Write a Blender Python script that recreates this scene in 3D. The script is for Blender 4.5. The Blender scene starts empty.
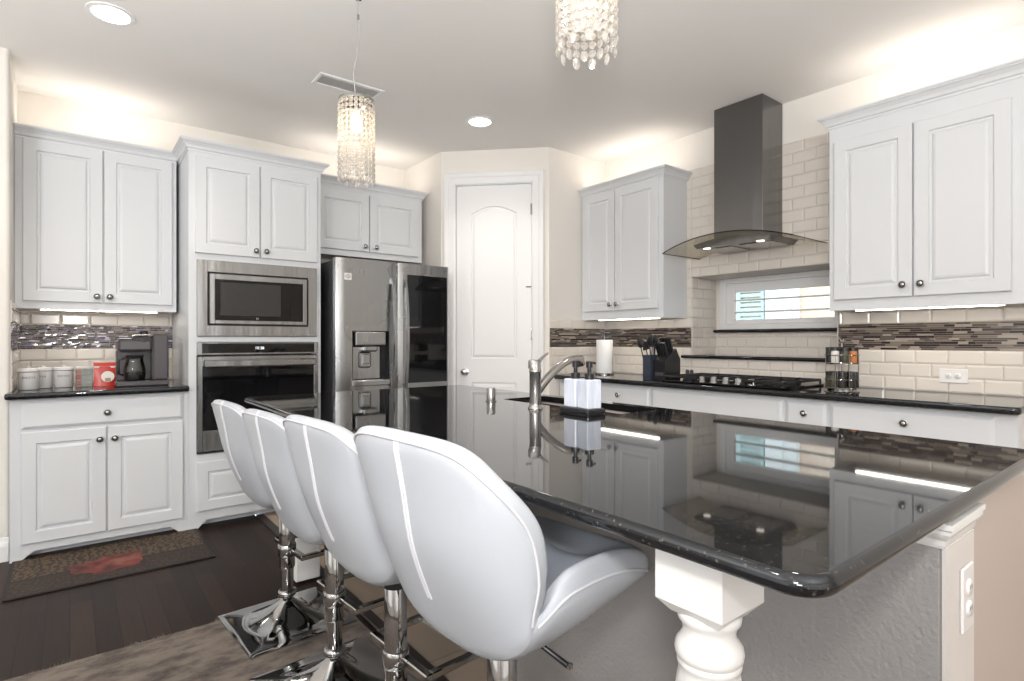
import bpy, math, random
from mathutils import Vector, Matrix
random.seed(7)
scn = bpy.context.scene
COL = scn.collection

# ------------------------------------------------------------------ camera
YAW = math.radians(51.84)
cam_d = bpy.data.cameras.new('camera'); cam = bpy.data.objects.new('camera', cam_d); COL.objects.link(cam)
cam.location = (0, 0, 1.2)
cam.rotation_euler = (math.radians(90), 0, YAW - math.radians(90))
cam_d.sensor_width = 36; cam_d.lens = 562.6 / 1024 * 36
cam_d.clip_start = 0.02
scn.camera = cam
scn.view_settings.view_transform = 'Standard'; scn.view_settings.look = 'None'
scn.view_settings.gamma = 1; scn.view_settings.use_curve_mapping = False
scn.view_settings.exposure = 0.0

# ------------------------------------------------------------------ world and lights
w = bpy.data.worlds.new('world'); scn.world = w; w.use_nodes = True
w.node_tree.nodes['Background'].inputs[0].default_value = (0.80, 0.90, 1.0, 1)
w.node_tree.nodes['Background'].inputs[1].default_value = 3.4

def area(name, loc, rot, sx, sy, power, color=(1, 1, 1), spread=180):
    d = bpy.data.lights.new(name, 'AREA'); d.shape = 'RECTANGLE'; d.size = sx; d.size_y = sy
    d.energy = power; d.color = color; d.spread = math.radians(spread)
    o = bpy.data.objects.new(name, d); COL.objects.link(o); o.location = loc
    o.rotation_euler = [math.radians(a) for a in rot]; return o
def point(name, loc, power, color, r=.02):
    d = bpy.data.lights.new(name, 'POINT'); d.energy = power; d.color = color; d.shadow_soft_size = r
    o = bpy.data.objects.new(name, d); COL.objects.link(o); o.location = loc; return o
WARM = (1.0, .90, .79)
# added fill panels behind the camera, standing in for unseen window daylight
area('fill_south', (0.3, -2.85, 1.35), (90, 0, 0), 3.2, 2.0, 14, (.93, .96, 1.0))
area('fill_west', (-3.25, 0.9, 1.4), (90, 0, -90), 2.6, 1.9, 14, (.92, .96, 1.0))
# added key light, high behind and left of the camera, matching the overhang shadow
k_ = area('key_high', (-2.9, -2.2, 2.35), (0, 0, 0), 1.0, .6, 90, (.95, .97, 1.0))
k_.rotation_euler = (Vector((.9, .9, .8))-Vector(k_.location)).to_track_quat('-Z', 'Y').to_euler()
# the photographer's flash above the lens
area('flash', (0.0, -0.02, 1.44), (106, 0, math.degrees(YAW) - 90), .16, .10, 17, (1, .98, .96), 125)
# two added uplights out of view, bounced off the ceiling as fill
area('ceiling_fill', (-1.5, 1.5, 1.3), (180, 0, 0), .9, .9, 88, (1, .985, .97), 170)
area('ceiling_fill_right', (.6, -1.1, 1.3), (180, 0, 0), .9, .9, 80, (1, .985, .97), 170)
# LED strips lying on top of the wall cabinets
def cove(name, x0, x1, y0, y1, z, p):
    area(name, ((x0+x1)/2, (y0+y1)/2, z), (180, 0, 0), abs(x1-x0), abs(y1-y0), p, WARM)
cove('cabinet_top_light_coffee', -.20, .50, 4.50, 4.60, 2.482, 1.5)
cove('cabinet_top_light_fridge', 1.50, 2.33, 4.42, 4.52, 2.482, 1.7)
cove('cabinet_top_light_corner', 3.54, 3.62, 2.65, 3.38, 2.502, 1.4)
cove('cabinet_top_light_right', 3.54, 3.62, .62, 1.34, 2.502, 1.4)

# ------------------------------------------------------------------ materials
def nodes(name):
    m = bpy.data.materials.new(name); m.use_nodes = True
    nt = m.node_tree; return m, nt, nt.nodes['Principled BSDF']
def mat(name, col, rough=.5, metal=0, bump=None, **kw):
    m, nt, b = nodes(name)
    b.inputs['Base Color'].default_value = (*col, 1); b.inputs['Roughness'].default_value = rough
    b.inputs['Metallic'].default_value = metal
    for k, v in kw.items(): b.inputs[k.replace('_', ' ')].default_value = v
    if bump:
        sc, st, dist = bump
        tc = nt.nodes.new('ShaderNodeTexCoord'); n = nt.nodes.new('ShaderNodeTexNoise'); n.inputs['Scale'].default_value = sc
        n.inputs['Detail'].default_value = 3
        bp = nt.nodes.new('ShaderNodeBump'); bp.inputs['Strength'].default_value = st; bp.inputs['Distance'].default_value = dist
        nt.links.new(tc.outputs['Object'], n.inputs['Vector']); nt.links.new(n.outputs['Fac'], bp.inputs['Height'])
        nt.links.new(bp.outputs['Normal'], b.inputs['Normal'])
    return m
def emis(name, col, s):
    m, nt, b = nodes(name); b.inputs['Base Color'].default_value = (*col, 1)
    b.inputs['Emission Color'].default_value = (*col, 1); b.inputs['Emission Strength'].default_value = s; return m
def ramp(nt, stops, interp='LINEAR'):
    r = nt.nodes.new('ShaderNodeValToRGB'); r.color_ramp.interpolation = interp
    while len(r.color_ramp.elements) < len(stops): r.color_ramp.elements.new(.5)
    for e, (p, c) in zip(r.color_ramp.elements, stops): e.position = p; e.color = (*c, 1)
    return r

M = {}
M['wall'] = mat('wall_paint', (.80, .765, .715), .75, bump=(90, .12, .004))
M['ceiling'] = mat('ceiling_paint', (.83, .815, .795), .85, bump=(90, .08, .004))
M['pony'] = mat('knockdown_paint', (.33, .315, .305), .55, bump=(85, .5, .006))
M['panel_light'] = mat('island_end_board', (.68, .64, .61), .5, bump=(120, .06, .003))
M['panel'] = mat('island_end_paint', (.52, .44, .395), .6, bump=(120, .06, .003))
M['white'] = mat('cabinet_paint', (.68, .695, .715), .33, bump=(40, .02, .002))
M['white2'] = mat('trim_paint', (.80, .80, .80), .35, bump=(40, .02, .002))
M['post'] = mat('post_paint', (.80, .79, .77), .3, bump=(40, .02, .002))
M['duct_grey'] = mat('duct_grey', (.60, .59, .58), .7)
M['dark_gap'] = mat('shadow_gap', (.03, .03, .03), .8)
M['knob'] = mat('brushed_nickel', (.60, .59, .58), .3, .9)
M['knob_dark'] = mat('dark_nickel', (.06, .06, .06), .35, 1)
M['chrome'] = mat('chrome', (.44, .44, .44), .06, 1)
M['nickel'] = mat('satin_nickel', (.38, .37, .36), .22, 1, bump=(30, .02, .002))
M['black'] = mat('black_plastic', (.012, .012, .014), .3)
M['iron'] = mat('cast_iron', (.015, .015, .016), .5, bump=(200, .2, .002))
M['blackglass'] = mat('black_glass', (.004, .004, .005), .04, Specular_IOR_Level=.45)
M['screen'] = mat('microwave_window', (.035, .035, .036), .12)
M['grout'] = mat('grout', (.62, .57, .50), .9)
M['tile'] = mat('cream_tile', (.70, .648, .59), .16, bump=(14, .05, .003))
M['leather'] = mat('white_leather', (.46, .485, .525), .38, bump=(160, .10, .002))
M['leather_shaded'] = mat('white_leather_shaded', (.42, .46, .53), .42, bump=(160, .08, .002))  # bluish tint painted in for the shade inside the seat
M['piping'] = mat('piping', (.60, .60, .63), .4)
M['plastic'] = mat('outlet_plastic', (.78, .76, .75), .35)
M['paper'] = mat('paper_towel', (.86, .86, .86), .9, bump=(120, .4, .003))
M['ceramic'] = mat('canister_ceramic', (.66, .65, .64), .35, bump=(20, .03, .002))
M['ink'] = mat('ink', (.10, .10, .11), .7)
M['cord'] = mat('silver_cord', (.50, .48, .46), .35, .5)
M['maker'] = mat('charcoal_plastic', (.075, .068, .075), .28)
M['navy'] = mat('blue_grey_box', (.035, .042, .062), .35)
M['red'] = mat('red_foil', (.50, .035, .02), .3)
M['teal'] = mat('teal_shutter', (.45, .60, .60), .6)
M['siding'] = mat('white_siding', (.85, .86, .86), .7)
M['can_light'] = emis('downlight_lens', (1, .93, .84), 14)
M['bulb'] = emis('bulb', (1, .82, .58), 14)
M['ledbar'] = emis('led_bar', (1, .92, .80), 22)
M['hoodlamp'] = emis('hood_lamp', (1, .92, .8), 2.2)
M['digits'] = emis('display_digits', (.9, .95, 1), .8)

def m_steel(name, col, rough, axis_scale):
    m, nt, b = nodes(name); b.inputs['Base Color'].default_value = (*col, 1); b.inputs['Metallic'].default_value = 1
    tc = nt.nodes.new('ShaderNodeTexCoord'); mp = nt.nodes.new('ShaderNodeMapping'); mp.inputs['Scale'].default_value = axis_scale
    n = nt.nodes.new('ShaderNodeTexNoise'); n.inputs['Scale'].default_value = 1; n.inputs['Detail'].default_value = 2
    nt.links.new(tc.outputs['Object'], mp.inputs[0]); nt.links.new(mp.outputs[0], n.inputs['Vector'])
    mr = nt.nodes.new('ShaderNodeMapRange'); mr.inputs['To Min'].default_value = rough*.8; mr.inputs['To Max'].default_value = rough*1.25
    nt.links.new(n.outputs['Fac'], mr.inputs['Value']); nt.links.new(mr.outputs[0], b.inputs['Roughness'])
    n2 = nt.nodes.new('ShaderNodeTexNoise'); n2.inputs['Scale'].default_value = 3.2
    mp2 = nt.nodes.new('ShaderNodeMapping'); mp2.inputs['Scale'].default_value = (3.2, 3.2, .18)
    nt.links.new(tc.outputs['Object'], mp2.inputs[0]); nt.links.new(mp2.outputs[0], n2.inputs['Vector'])
    bp = nt.nodes.new('ShaderNodeBump'); bp.inputs['Strength'].default_value = .35; bp.inputs['Distance'].default_value = .016
    nt.links.new(n2.outputs['Fac'], bp.inputs['Height']); nt.links.new(bp.outputs[0], b.inputs['Normal'])
    return m
M['steel'] = m_steel('stainless_steel', (.37, .375, .38), .27, (3, 3, 3))
M['steel_dark'] = m_steel('black_stainless', (.20, .198, .196), .22, (3, 3, 3))
M['fridge_side'] = mat('fridge_side_paint', (.03, .03, .03), .4, .3)
M['trimsteel'] = m_steel('appliance_trim_steel', (.36, .365, .37), .22, (3, 3, 3))

def m_granite():
    m, nt, b = nodes('black_granite')
    tc = nt.nodes.new('ShaderNodeTexCoord')
    v = nt.nodes.new('ShaderNodeTexVoronoi'); v.inputs['Scale'].default_value = 95
    nt.links.new(tc.outputs['Object'], v.inputs['Vector'])
    n = nt.nodes.new('ShaderNodeTexNoise'); n.inputs['Scale'].default_value = 60; nt.links.new(tc.outputs['Object'], n.inputs['Vector'])
    r = ramp(nt, [(0, (.13, .11, .085)), (.12, (.07, .06, .05)), (.28, (.010, .010, .011)), (1, (.008, .008, .009))])
    nt.links.new(v.outputs['Distance'], r.inputs[0])
    r2 = ramp(nt, [(.40, (0, 0, 0)), (.50, (1, 1, 1))]); nt.links.new(n.outputs['Fac'], r2.inputs[0])
    mx = nt.nodes.new('ShaderNodeMix'); mx.data_type = 'RGBA'; mx.inputs[6].default_value = (.009, .009, .010, 1)
    nt.links.new(r2.outputs[0], mx.inputs[0]); nt.links.new(r.outputs[0], mx.inputs[7]); nt.links.new(mx.outputs[2], b.inputs['Base Color'])
    b.inputs['Roughness'].default_value = .035; b.inputs['IOR'].default_value = 1.57; b.inputs['Specular Tint'].default_value = (.88, .94, 1, 1)
    return m
M['granite'] = m_granite()

def m_wood():
    m, nt, b = nodes('dark_wood_planks')
    tc = nt.nodes.new('ShaderNodeTexCoord'); mp = nt.nodes.new('ShaderNodeMapping'); mp.inputs['Rotation'].default_value = (0, 0, math.pi/2)
    nt.links.new(tc.outputs['Object'], mp.inputs[0])
    br = nt.nodes.new('ShaderNodeTexBrick'); br.inputs['Scale'].default_value = 1; br.inputs['Brick Width'].default_value = 1.3
    br.inputs['Row Height'].default_value = .083; br.inputs['Mortar Size'].default_value = .0014
    br.inputs['Color1'].default_value = (.042, .024, .018, 1); br.inputs['Color2'].default_value = (.022, .013, .010, 1)
    br.inputs['Mortar'].default_value = (.003, .002, .002, 1)
    nt.links.new(mp.outputs[0], br.inputs['Vector'])
    mp2 = nt.nodes.new('ShaderNodeMapping'); mp2.inputs['Scale'].default_value = (60, 3, 1)
    nt.links.new(tc.outputs['Object'], mp2.inputs[0])
    n = nt.nodes.new('ShaderNodeTexNoise'); n.inputs['Scale'].default_value = 1; n.inputs['Detail'].default_value = 5
    nt.links.new(mp2.outputs[0], n.inputs['Vector'])
    mx = nt.nodes.new('ShaderNodeMix'); mx.data_type = 'RGBA'; mx.blend_type = 'MULTIPLY'; mx.inputs[0].default_value = .5
    nt.links.new(br.outputs['Color'], mx.inputs[6]); nt.links.new(n.outputs['Fac'], mx.inputs[7]); nt.links.new(mx.outputs[2], b.inputs['Base Color'])
    bp = nt.nodes.new('ShaderNodeBump'); bp.inputs['Strength'].default_value = .3; bp.inputs['Distance'].default_value = .003; bp.invert = True
    nt.links.new(br.outputs['Fac'], bp.inputs['Height'])
    bp2 = nt.nodes.new('ShaderNodeBump'); bp2.inputs['Strength'].default_value = .12; bp2.inputs['Distance'].default_value = .002
    nt.links.new(n.outputs['Fac'], bp2.inputs['Height']); nt.links.new(bp.outputs[0], bp2.inputs['Normal']); nt.links.new(bp2.outputs[0], b.inputs['Normal'])
    b.inputs['Roughness'].default_value = .42
    b.inputs['Specular IOR Level'].default_value = .14
    return m
M['wood'] = m_wood()
M['reducer'] = mat('wood_reducer', (.018, .012, .010), .4, bump=(60, .1, .002))
def m_floortile():
    m, nt, b = nodes('tan_floor_tile')
    tc = nt.nodes.new('ShaderNodeTexCoord')
    br = nt.nodes.new('ShaderNodeTexBrick'); br.inputs['Scale'].default_value = 1; br.inputs['Brick Width'].default_value = .46; br.offset = 0
    br.inputs['Row Height'].default_value = .46; br.inputs['Mortar Size'].default_value = .003
    br.inputs['Color1'].default_value = (.36, .28, .21, 1); br.inputs['Color2'].default_value = (.33, .26, .20, 1); br.inputs['Mortar'].default_value = (.20, .16, .13, 1)
    nt.links.new(tc.outputs['Object'], br.inputs['Vector']); nt.links.new(br.outputs['Color'], b.inputs['Base Color']); b.inputs['Roughness'].default_value = .4
    return m
M['floortile'] = m_floortile()
def m_rug():
    m, nt, b = nodes('distressed_rug')
    tc = nt.nodes.new('ShaderNodeTexCoord'); mp = nt.nodes.new('ShaderNodeMapping'); mp.inputs['Scale'].default_value = (7, 12, 1)
    nt.links.new(tc.outputs['Object'], mp.inputs[0])
    n = nt.nodes.new('ShaderNodeTexNoise'); n.inputs['Scale'].default_value = 1; n.inputs['Detail'].default_value = 7; n.inputs['Roughness'].default_value = .62
    nt.links.new(mp.outputs[0], n.inputs['Vector'])
    r = ramp(nt, [(.34, (.05, .042, .038)), (.45, (.105, .085, .072)), (.55, (.165, .135, .113)), (.75, (.21, .175, .148))])
    nt.links.new(n.outputs['Fac'], r.inputs[0]); nt.links.new(r.outputs[0], b.inputs['Base Color'])
    n2 = nt.nodes.new('ShaderNodeTexNoise'); n2.inputs['Scale'].default_value = 220; nt.links.new(tc.outputs['Object'], n2.inputs['Vector'])
    bp = nt.nodes.new('ShaderNodeBump'); bp.inputs['Strength'].default_value = .6; bp.inputs['Distance'].default_value = .004
    nt.links.new(n2.outputs['Fac'], bp.inputs['Height']); nt.links.new(bp.outputs[0], b.inputs['Normal']); b.inputs['Roughness'].default_value = .95
    return m
M['rug'] = m_rug()
M['fringe'] = mat('rug_fringe', (.20, .168, .14), .95)
def m_mat():
    m, nt, b = nodes('kitchen_mat_print')
    L = nt.links; tc = nt.nodes.new('ShaderNodeTexCoord')
    sx = nt.nodes.new('ShaderNodeSeparateXYZ'); L.new(tc.outputs['Object'], sx.inputs[0])
    def mth(op, a, bb=None, c=None):
        n = nt.nodes.new('ShaderNodeMath'); n.operation = op
        for i, q in enumerate((a, bb, c)):
            if q is None: continue
            if isinstance(q, (int, float)): n.inputs[i].default_value = q
            else: L.new(q, n.inputs[i])
        return n.outputs[0]
    def mix(f, a, bb):
        n = nt.nodes.new('ShaderNodeMix'); n.data_type = 'RGBA'
        L.new(f, n.inputs[0])
        for i, q in ((6, a), (7, bb)):
            if isinstance(q, tuple): n.inputs[i].default_value = (*q, 1)
            else: L.new(q, n.inputs[i])
        return n.outputs[2]
    v = nt.nodes.new('ShaderNodeTexWave'); v.inputs['Scale'].default_value = 9; v.inputs['Distortion'].default_value = 9; v.inputs['Detail Scale'].default_value = 3
    L.new(tc.outputs['Object'], v.inputs['Vector'])
    r = ramp(nt, [(.3, (.020, .012, .008)), (.6, (.095, .062, .034))]); L.new(v.outputs['Fac'], r.inputs[0])
    v2 = nt.nodes.new('ShaderNodeTexVoronoi'); v2.inputs['Scale'].default_value = 60; L.new(tc.outputs['Object'], v2.inputs['Vector'])
    r2 = ramp(nt, [(.2, (.065, .036, .021)), (.5, (.018, .010, .007))]); L.new(v2.outputs['Distance'], r2.inputs[0])
    # lower half of the mat has the fine dotted band
    lower = mth('LESS_THAN', sx.outputs[1], -.06); c = mix(lower, r.outputs[0], r2.outputs[0])
    band = mth('LESS_THAN', mth('ABSOLUTE', mth('ADD', sx.outputs[1], .07)), .012); c = mix(band, c, (.012, .008, .007))
    n3 = nt.nodes.new('ShaderNodeTexNoise'); n3.inputs['Scale'].default_value = 9; L.new(tc.outputs['Object'], n3.inputs['Vector'])
    dx = mth('MULTIPLY', mth('ADD', sx.outputs[0], .02), 5.2); dy = mth('MULTIPLY', mth('ADD', sx.outputs[1], .06), 7.0)
    rr = mth('ADD', mth('ADD', mth('MULTIPLY', dx, dx), mth('MULTIPLY', dy, dy)), mth('MULTIPLY', n3.outputs['Fac'], 3.2))
    red = mth('LESS_THAN', rr, 2.35)
    r3 = ramp(nt, [(.35, (.045, .012, .009)), (.5, (.17, .030, .02)), (.65, (.21, .085, .06))]); L.new(n3.outputs['Fac'], r3.inputs[0])
    c = mix(red, c, r3.outputs[0])
    ex = mth('GREATER_THAN', mth('ABSOLUTE', sx.outputs[0]), .425); ey = mth('GREATER_THAN', mth('ABSOLUTE', sx.outputs[1]), .285)
    c = mix(mth('MAXIMUM', ex, ey), c, (.012, .009, .008))
    L.new(c, b.inputs['Base Color']); b.inputs['Roughness'].default_value = .7
    return m
M['mat'] = m_mat()
def m_attr(name, stops, rough):
    m, nt, b = nodes(name); a = nt.nodes.new('ShaderNodeAttribute'); a.attribute_name = 'tint'
    r = ramp(nt, stops, 'CONSTANT'); nt.links.new(a.outputs['Fac'], r.inputs[0]); nt.links.new(r.outputs[0], b.inputs['Base Color'])
    b.inputs['Roughness'].default_value = rough
    return m
M['mosaic'] = m_attr('mosaic_glass_stone', [(0, (.030, .020, .022)), (.30, (.055, .040, .036)), (.48, (.11, .085, .07)), (.68, (.20, .165, .135)), (.86, (.36, .31, .26)), (.96, (.10, .085, .08))], .12)
M['mosaic_glint'] = m_attr('mosaic_glass_glint', [(0, (.045, .038, .05)), (.25, (.09, .075, .10)), (.44, (.17, .135, .105)), (.62, (.22, .20, .30)), (.78, (.60, .58, .70)), (.88, (.28, .23, .19))], .10)  # stone browns; violet and lavender stops paint in flash reflections
def m_brick():
    m, nt, b = nodes('neighbour_brick'); tc = nt.nodes.new('ShaderNodeTexCoord')
    mp = nt.nodes.new('ShaderNodeMapping'); mp.inputs['Rotation'].default_value = (math.pi/2, 0, math.pi/2); nt.links.new(tc.outputs['Object'], mp.inputs[0])
    sx = nt.nodes.new('ShaderNodeSeparateXYZ'); cb = nt.nodes.new('ShaderNodeCombineXYZ'); nt.links.new(tc.outputs['Object'], sx.inputs[0])
    nt.links.new(sx.outputs[1], cb.inputs[0]); nt.links.new(sx.outputs[2], cb.inputs[1])
    br = nt.nodes.new('ShaderNodeTexBrick'); br.inputs['Scale'].default_value = 1; br.inputs['Brick Width'].default_value = .2; br.inputs['Row Height'].default_value = .07; br.inputs['Mortar Size'].default_value = .006
    br.inputs['Color1'].default_value = (.75, .52, .40, 1); br.inputs['Color2'].default_value = (.80, .60, .46, 1); br.inputs['Mortar'].default_value = (.85, .8, .75, 1)
    nt.links.new(cb.outputs[0], br.inputs['Vector']); nt.links.new(br.outputs['Color'], b.inputs['Base Color']); b.inputs['Roughness'].default_value = .9
    return m
M['brick'] = m_brick()
def m_glass(name, tint, mixf, rough=0.0, fs=1.0):
    m, nt, b = nodes(name); nt.nodes.remove(b); out = nt.nodes['Material Output']
    t = nt.nodes.new('ShaderNodeBsdfTransparent'); t.inputs[0].default_value = (*tint, 1)
    g = nt.nodes.new('ShaderNodeBsdfGlossy'); g.inputs['Roughness'].default_value = rough
    fr = nt.nodes.new('ShaderNodeFresnel'); fr.inputs[0].default_value = 1.5
    ad = nt.nodes.new('ShaderNodeMath'); ad.operation = 'MULTIPLY_ADD'; ad.inputs[1].default_value = fs; ad.inputs[2].default_value = mixf; nt.links.new(fr.outputs[0], ad.inputs[0])
    mx = nt.nodes.new('ShaderNodeMixShader'); nt.links.new(ad.outputs[0], mx.inputs[0]); nt.links.new(t.outputs[0], mx.inputs[1]); nt.links.new(g.outputs[0], mx.inputs[2])
    nt.links.new(mx.outputs[0], out.inputs[0]); return m
M['glass'] = m_glass('clear_glass', (.93, .95, .93), .02)
M['hoodglass'] = m_glass('hood_glass', (.88, .86, .80), .0, 0, .3)
M['crystal'] = m_glass('crystal', (.95, .93, .90), .15, .05)
def crystal_fix(m):
    nt = m.node_tree; out = nt.nodes['Material Output']; src = out.inputs[0].links[0].from_socket
    t = nt.nodes.new('ShaderNodeBsdfTranslucent'); t.inputs[0].default_value = (.95, .92, .88, 1)
    d = nt.nodes.new('ShaderNodeBsdfDiffuse'); d.inputs[0].default_value = (.90, .88, .86, 1)
    a = nt.nodes.new('ShaderNodeMixShader'); nt.links.new(t.outputs[0], a.inputs[1]); nt.links.new(d.outputs[0], a.inputs[2])
    b = nt.nodes.new('ShaderNodeMixShader'); b.inputs[0].default_value = .22; nt.links.new(src, b.inputs[1]); nt.links.new(a.outputs[0], b.inputs[2]); nt.links.new(b.outputs[0], out.inputs[0])
crystal_fix(M['crystal'])
def m_marble():
    m, nt, b = nodes('white_marble'); tc = nt.nodes.new('ShaderNodeTexCoord'); mp = nt.nodes.new('ShaderNodeMapping'); mp.inputs['Scale'].default_value = (60, 60, 8)
    n = nt.nodes.new('ShaderNodeTexNoise'); n.inputs['Scale'].default_value = 1; nt.links.new(tc.outputs['Object'], mp.inputs[0]); nt.links.new(mp.outputs[0], n.inputs['Vector'])
    r = ramp(nt, [(.35, (.55, .59, .68)), (.6, (.66, .70, .78))]); nt.links.new(n.outputs['Fac'], r.inputs[0]); nt.links.new(r.outputs[0], b.inputs['Base Color']); b.inputs['Roughness'].default_value = .3
    return m
M['marble'] = m_marble()
for nm, c in (('spice_dark', (.022, .018, .016)), ('spice_orange', (.45, .17, .05)), ('spice_white', (.75, .72, .68)), ('spice_green', (.06, .058, .035)), ('cookie', (.42, .27, .16)), ('snack_red', (.55, .12, .08)), ('snack_grey', (.45, .43, .46))):
    M[nm] = mat(nm, c, .5)

# ------------------------------------------------------------------ mesh helpers
class MB:
    def __init__(s): s.v = []; s.f = []; s.sm = []; s.t = []
    def add(s, vs, fs, smooth=False, tint=0.0):
        o = len(s.v); s.v += [tuple(p) for p in vs]; s.f += [tuple(o+i for i in f) for f in fs]; s.sm += [smooth]*len(fs); s.t += [tint]*len(fs); return s
    def box(s, x0, x1, y0, y1, z0, z1, b=0.0, tint=0.0):
        x0, x1 = sorted((x0, x1)); y0, y1 = sorted((y0, y1)); z0, z1 = sorted((z0, z1))
        b = min(b, (x1-x0)*.49, (y1-y0)*.49, (z1-z0)*.49)
        if b <= 0:
            vs = [(x, y, z) for z in (z0, z1) for y in (y0, y1) for x in (x0, x1)]
            return s.add(vs, [(0, 2, 3, 1), (4, 5, 7, 6), (0, 1, 5, 4), (2, 6, 7, 3), (0, 4, 6, 2), (1, 3, 7, 5)], tint=tint)
        # chamfered box: 24 vertices
        vs = []; idx = {}
        for ix, X in enumerate((x0, x1)):
            for iy, Y in enumerate((y0, y1)):
                for iz, Z in enumerate((z0, z1)):
                    dx, dy, dz = (b if ix == 0 else -b), (b if iy == 0 else -b), (b if iz == 0 else -b)
                    idx[ix, iy, iz, 0] = len(vs); vs.append((X, Y+dy, Z+dz))
                    idx[ix, iy, iz, 1] = len(vs); vs.append((X+dx, Y, Z+dz))
                    idx[ix, iy, iz, 2] = len(vs); vs.append((X+dx, Y+dy, Z))
        g = lambda *k: idx[k]
        fs = [(g(0,0,0,0), g(0,0,1,0), g(0,1,1,0), g(0,1,0,0)), (g(1,0,0,0), g(1,1,0,0), g(1,1,1,0), g(1,0,1,0)),
              (g(0,0,0,1), g(1,0,0,1), g(1,0,1,1), g(0,0,1,1)), (g(0,1,0,1), g(0,1,1,1), g(1,1,1,1), g(1,1,0,1)),
              (g(0,0,0,2), g(0,1,0,2), g(1,1,0,2), g(1,0,0,2)), (g(0,0,1,2), g(1,0,1,2), g(1,1,1,2), g(0,1,1,2))]
        for a in (0, 1):
            for c in (0, 1):
                fs.append((g(a,c,0,0), g(a,c,1,0), g(a,c,1,1), g(a,c,0,1)) if (a+c) % 2 else (g(a,c,0,0), g(a,c,0,1), g(a,c,1,1), g(a,c,1,0)))
                fs.append((g(a,0,c,0), g(a,1,c,0), g(a,1,c,2), g(a,0,c,2)) if (a+c) % 2 == 0 else (g(a,0,c,0), g(a,0,c,2), g(a,1,c,2), g(a,1,c,0)))
                fs.append((g(0,a,c,1), g(1,a,c,1), g(1,a,c,2), g(0,a,c,2)) if (a+c) % 2 else (g(0,a,c,1), g(0,a,c,2), g(1,a,c,2), g(1,a,c,1)))
        for k in [(a, c, d) for a in (0, 1) for c in (0, 1) for d in (0, 1)]:
            fs.append((idx[(*k, 0)], idx[(*k, 1)], idx[(*k, 2)]))
        return s.add(vs, fs, tint=tint)
    def lathe(s, prof, c=(0, 0, 0), axis='z', n=24, smooth=True, tint=0.0):
        vs = []; fs = []; k = len(prof)
        for i in range(n):
            a = 2*math.pi*i/n
            for r, h in prof:
                p = (r*math.cos(a), r*math.sin(a), h)
                if axis == 'y': p = (p[0], -p[2], p[1])
                elif axis == 'x': p = (p[2], p[0], p[1])
                vs.append((p[0]+c[0], p[1]+c[1], p[2]+c[2]))
        for i in range(n):
            j = (i+1) % n
            for q in range(k-1): fs.append((i*k+q, j*k+q, j*k+q+1, i*k+q+1))
        if prof[0][0] > 1e-6: fs.append(tuple(i*k for i in reversed(range(n))))
        if prof[-1][0] > 1e-6: fs.append(tuple(i*k+k-1 for i in range(n)))
        return s.add(vs, fs, smooth, tint)
    def tube(s, pts, r, n=10, closed=False, smooth=True):
        P = [Vector(p) for p in pts]; m = len(P); vs = []; fs = []
        rr = r if isinstance(r, (list, tuple)) else [r]*m
        up = Vector((0, 0, 1)); prev = None
        for i in range(m):
            if closed: d = P[(i+1) % m]-P[i-1]
            else: d = P[min(i+1, m-1)]-P[max(i-1, 0)]
            d.normalize()
            if prev is None: a = d.cross(up if abs(d.z) < .95 else Vector((1, 0, 0)))
            else: a = prev - d*prev.dot(d)
            a.normalize(); prev = a; b = d.cross(a)
            for k in range(n):
                t = 2*math.pi*k/n; vs.append(P[i]+(a*math.cos(t)+b*math.sin(t))*rr[i])
        for i in range(m if closed else m-1):
            j = (i+1) % m
            for k in range(n): q = (k+1) % n; fs.append((i*n+k, i*n+q, j*n+q, j*n+k))
        if not closed: fs.append(tuple(range(n-1, -1, -1))); fs.append(tuple((m-1)*n+k for k in range(n)))
        return s.add(vs, fs, smooth)
    def prism(s, poly, z0, z1, axis='z', smooth=False):
        """poly: 2d outline; axis z: (x,y) extruded z0..z1; axis y: (x,z) extruded y z0..z1; axis x: (y,z)"""
        n = len(poly)
        def P(p, h): return (p[0], p[1], h) if axis == 'z' else ((p[0], h, p[1]) if axis == 'y' else (h, p[0], p[1]))
        vs = [P(p, z0) for p in poly]+[P(p, z1) for p in poly]
        fs = [tuple(range(n-1, -1, -1)), tuple(range(n, 2*n))]+[(i, (i+1) % n, n+(i+1) % n, n+i) for i in range(n)]
        return s.add(vs, fs, smooth)
    def xf(s, mtx, i0=0):
        for i in range(i0, len(s.v)): s.v[i] = tuple(mtx @ Vector(s.v[i]))
        return s
    def build(s, name, m, parent=None, **tags):
        me = bpy.data.meshes.new(name); me.from_pydata(s.v, [], s.f); me.materials.append(M[m] if isinstance(m, str) else m)
        me.polygons.foreach_set('use_smooth', s.sm)
        if any(s.t):
            at = me.attributes.new('tint', 'FLOAT', 'FACE'); at.data.foreach_set('value', s.t)
        import bmesh as _b
        bm = _b.new(); bm.from_mesh(me); _b.ops.recalc_face_normals(bm, faces=bm.faces)
        if any(s.sm):
            for e in bm.edges:
                if len(e.link_faces) == 2 and e.calc_face_angle(0) > .9: e.smooth = False
        bm.to_mesh(me); bm.free()
        o = bpy.data.objects.new(name, me); COL.objects.link(o)
        if parent: o.parent = parent
        for k, v in tags.items(): o[k] = v
        return o

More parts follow.
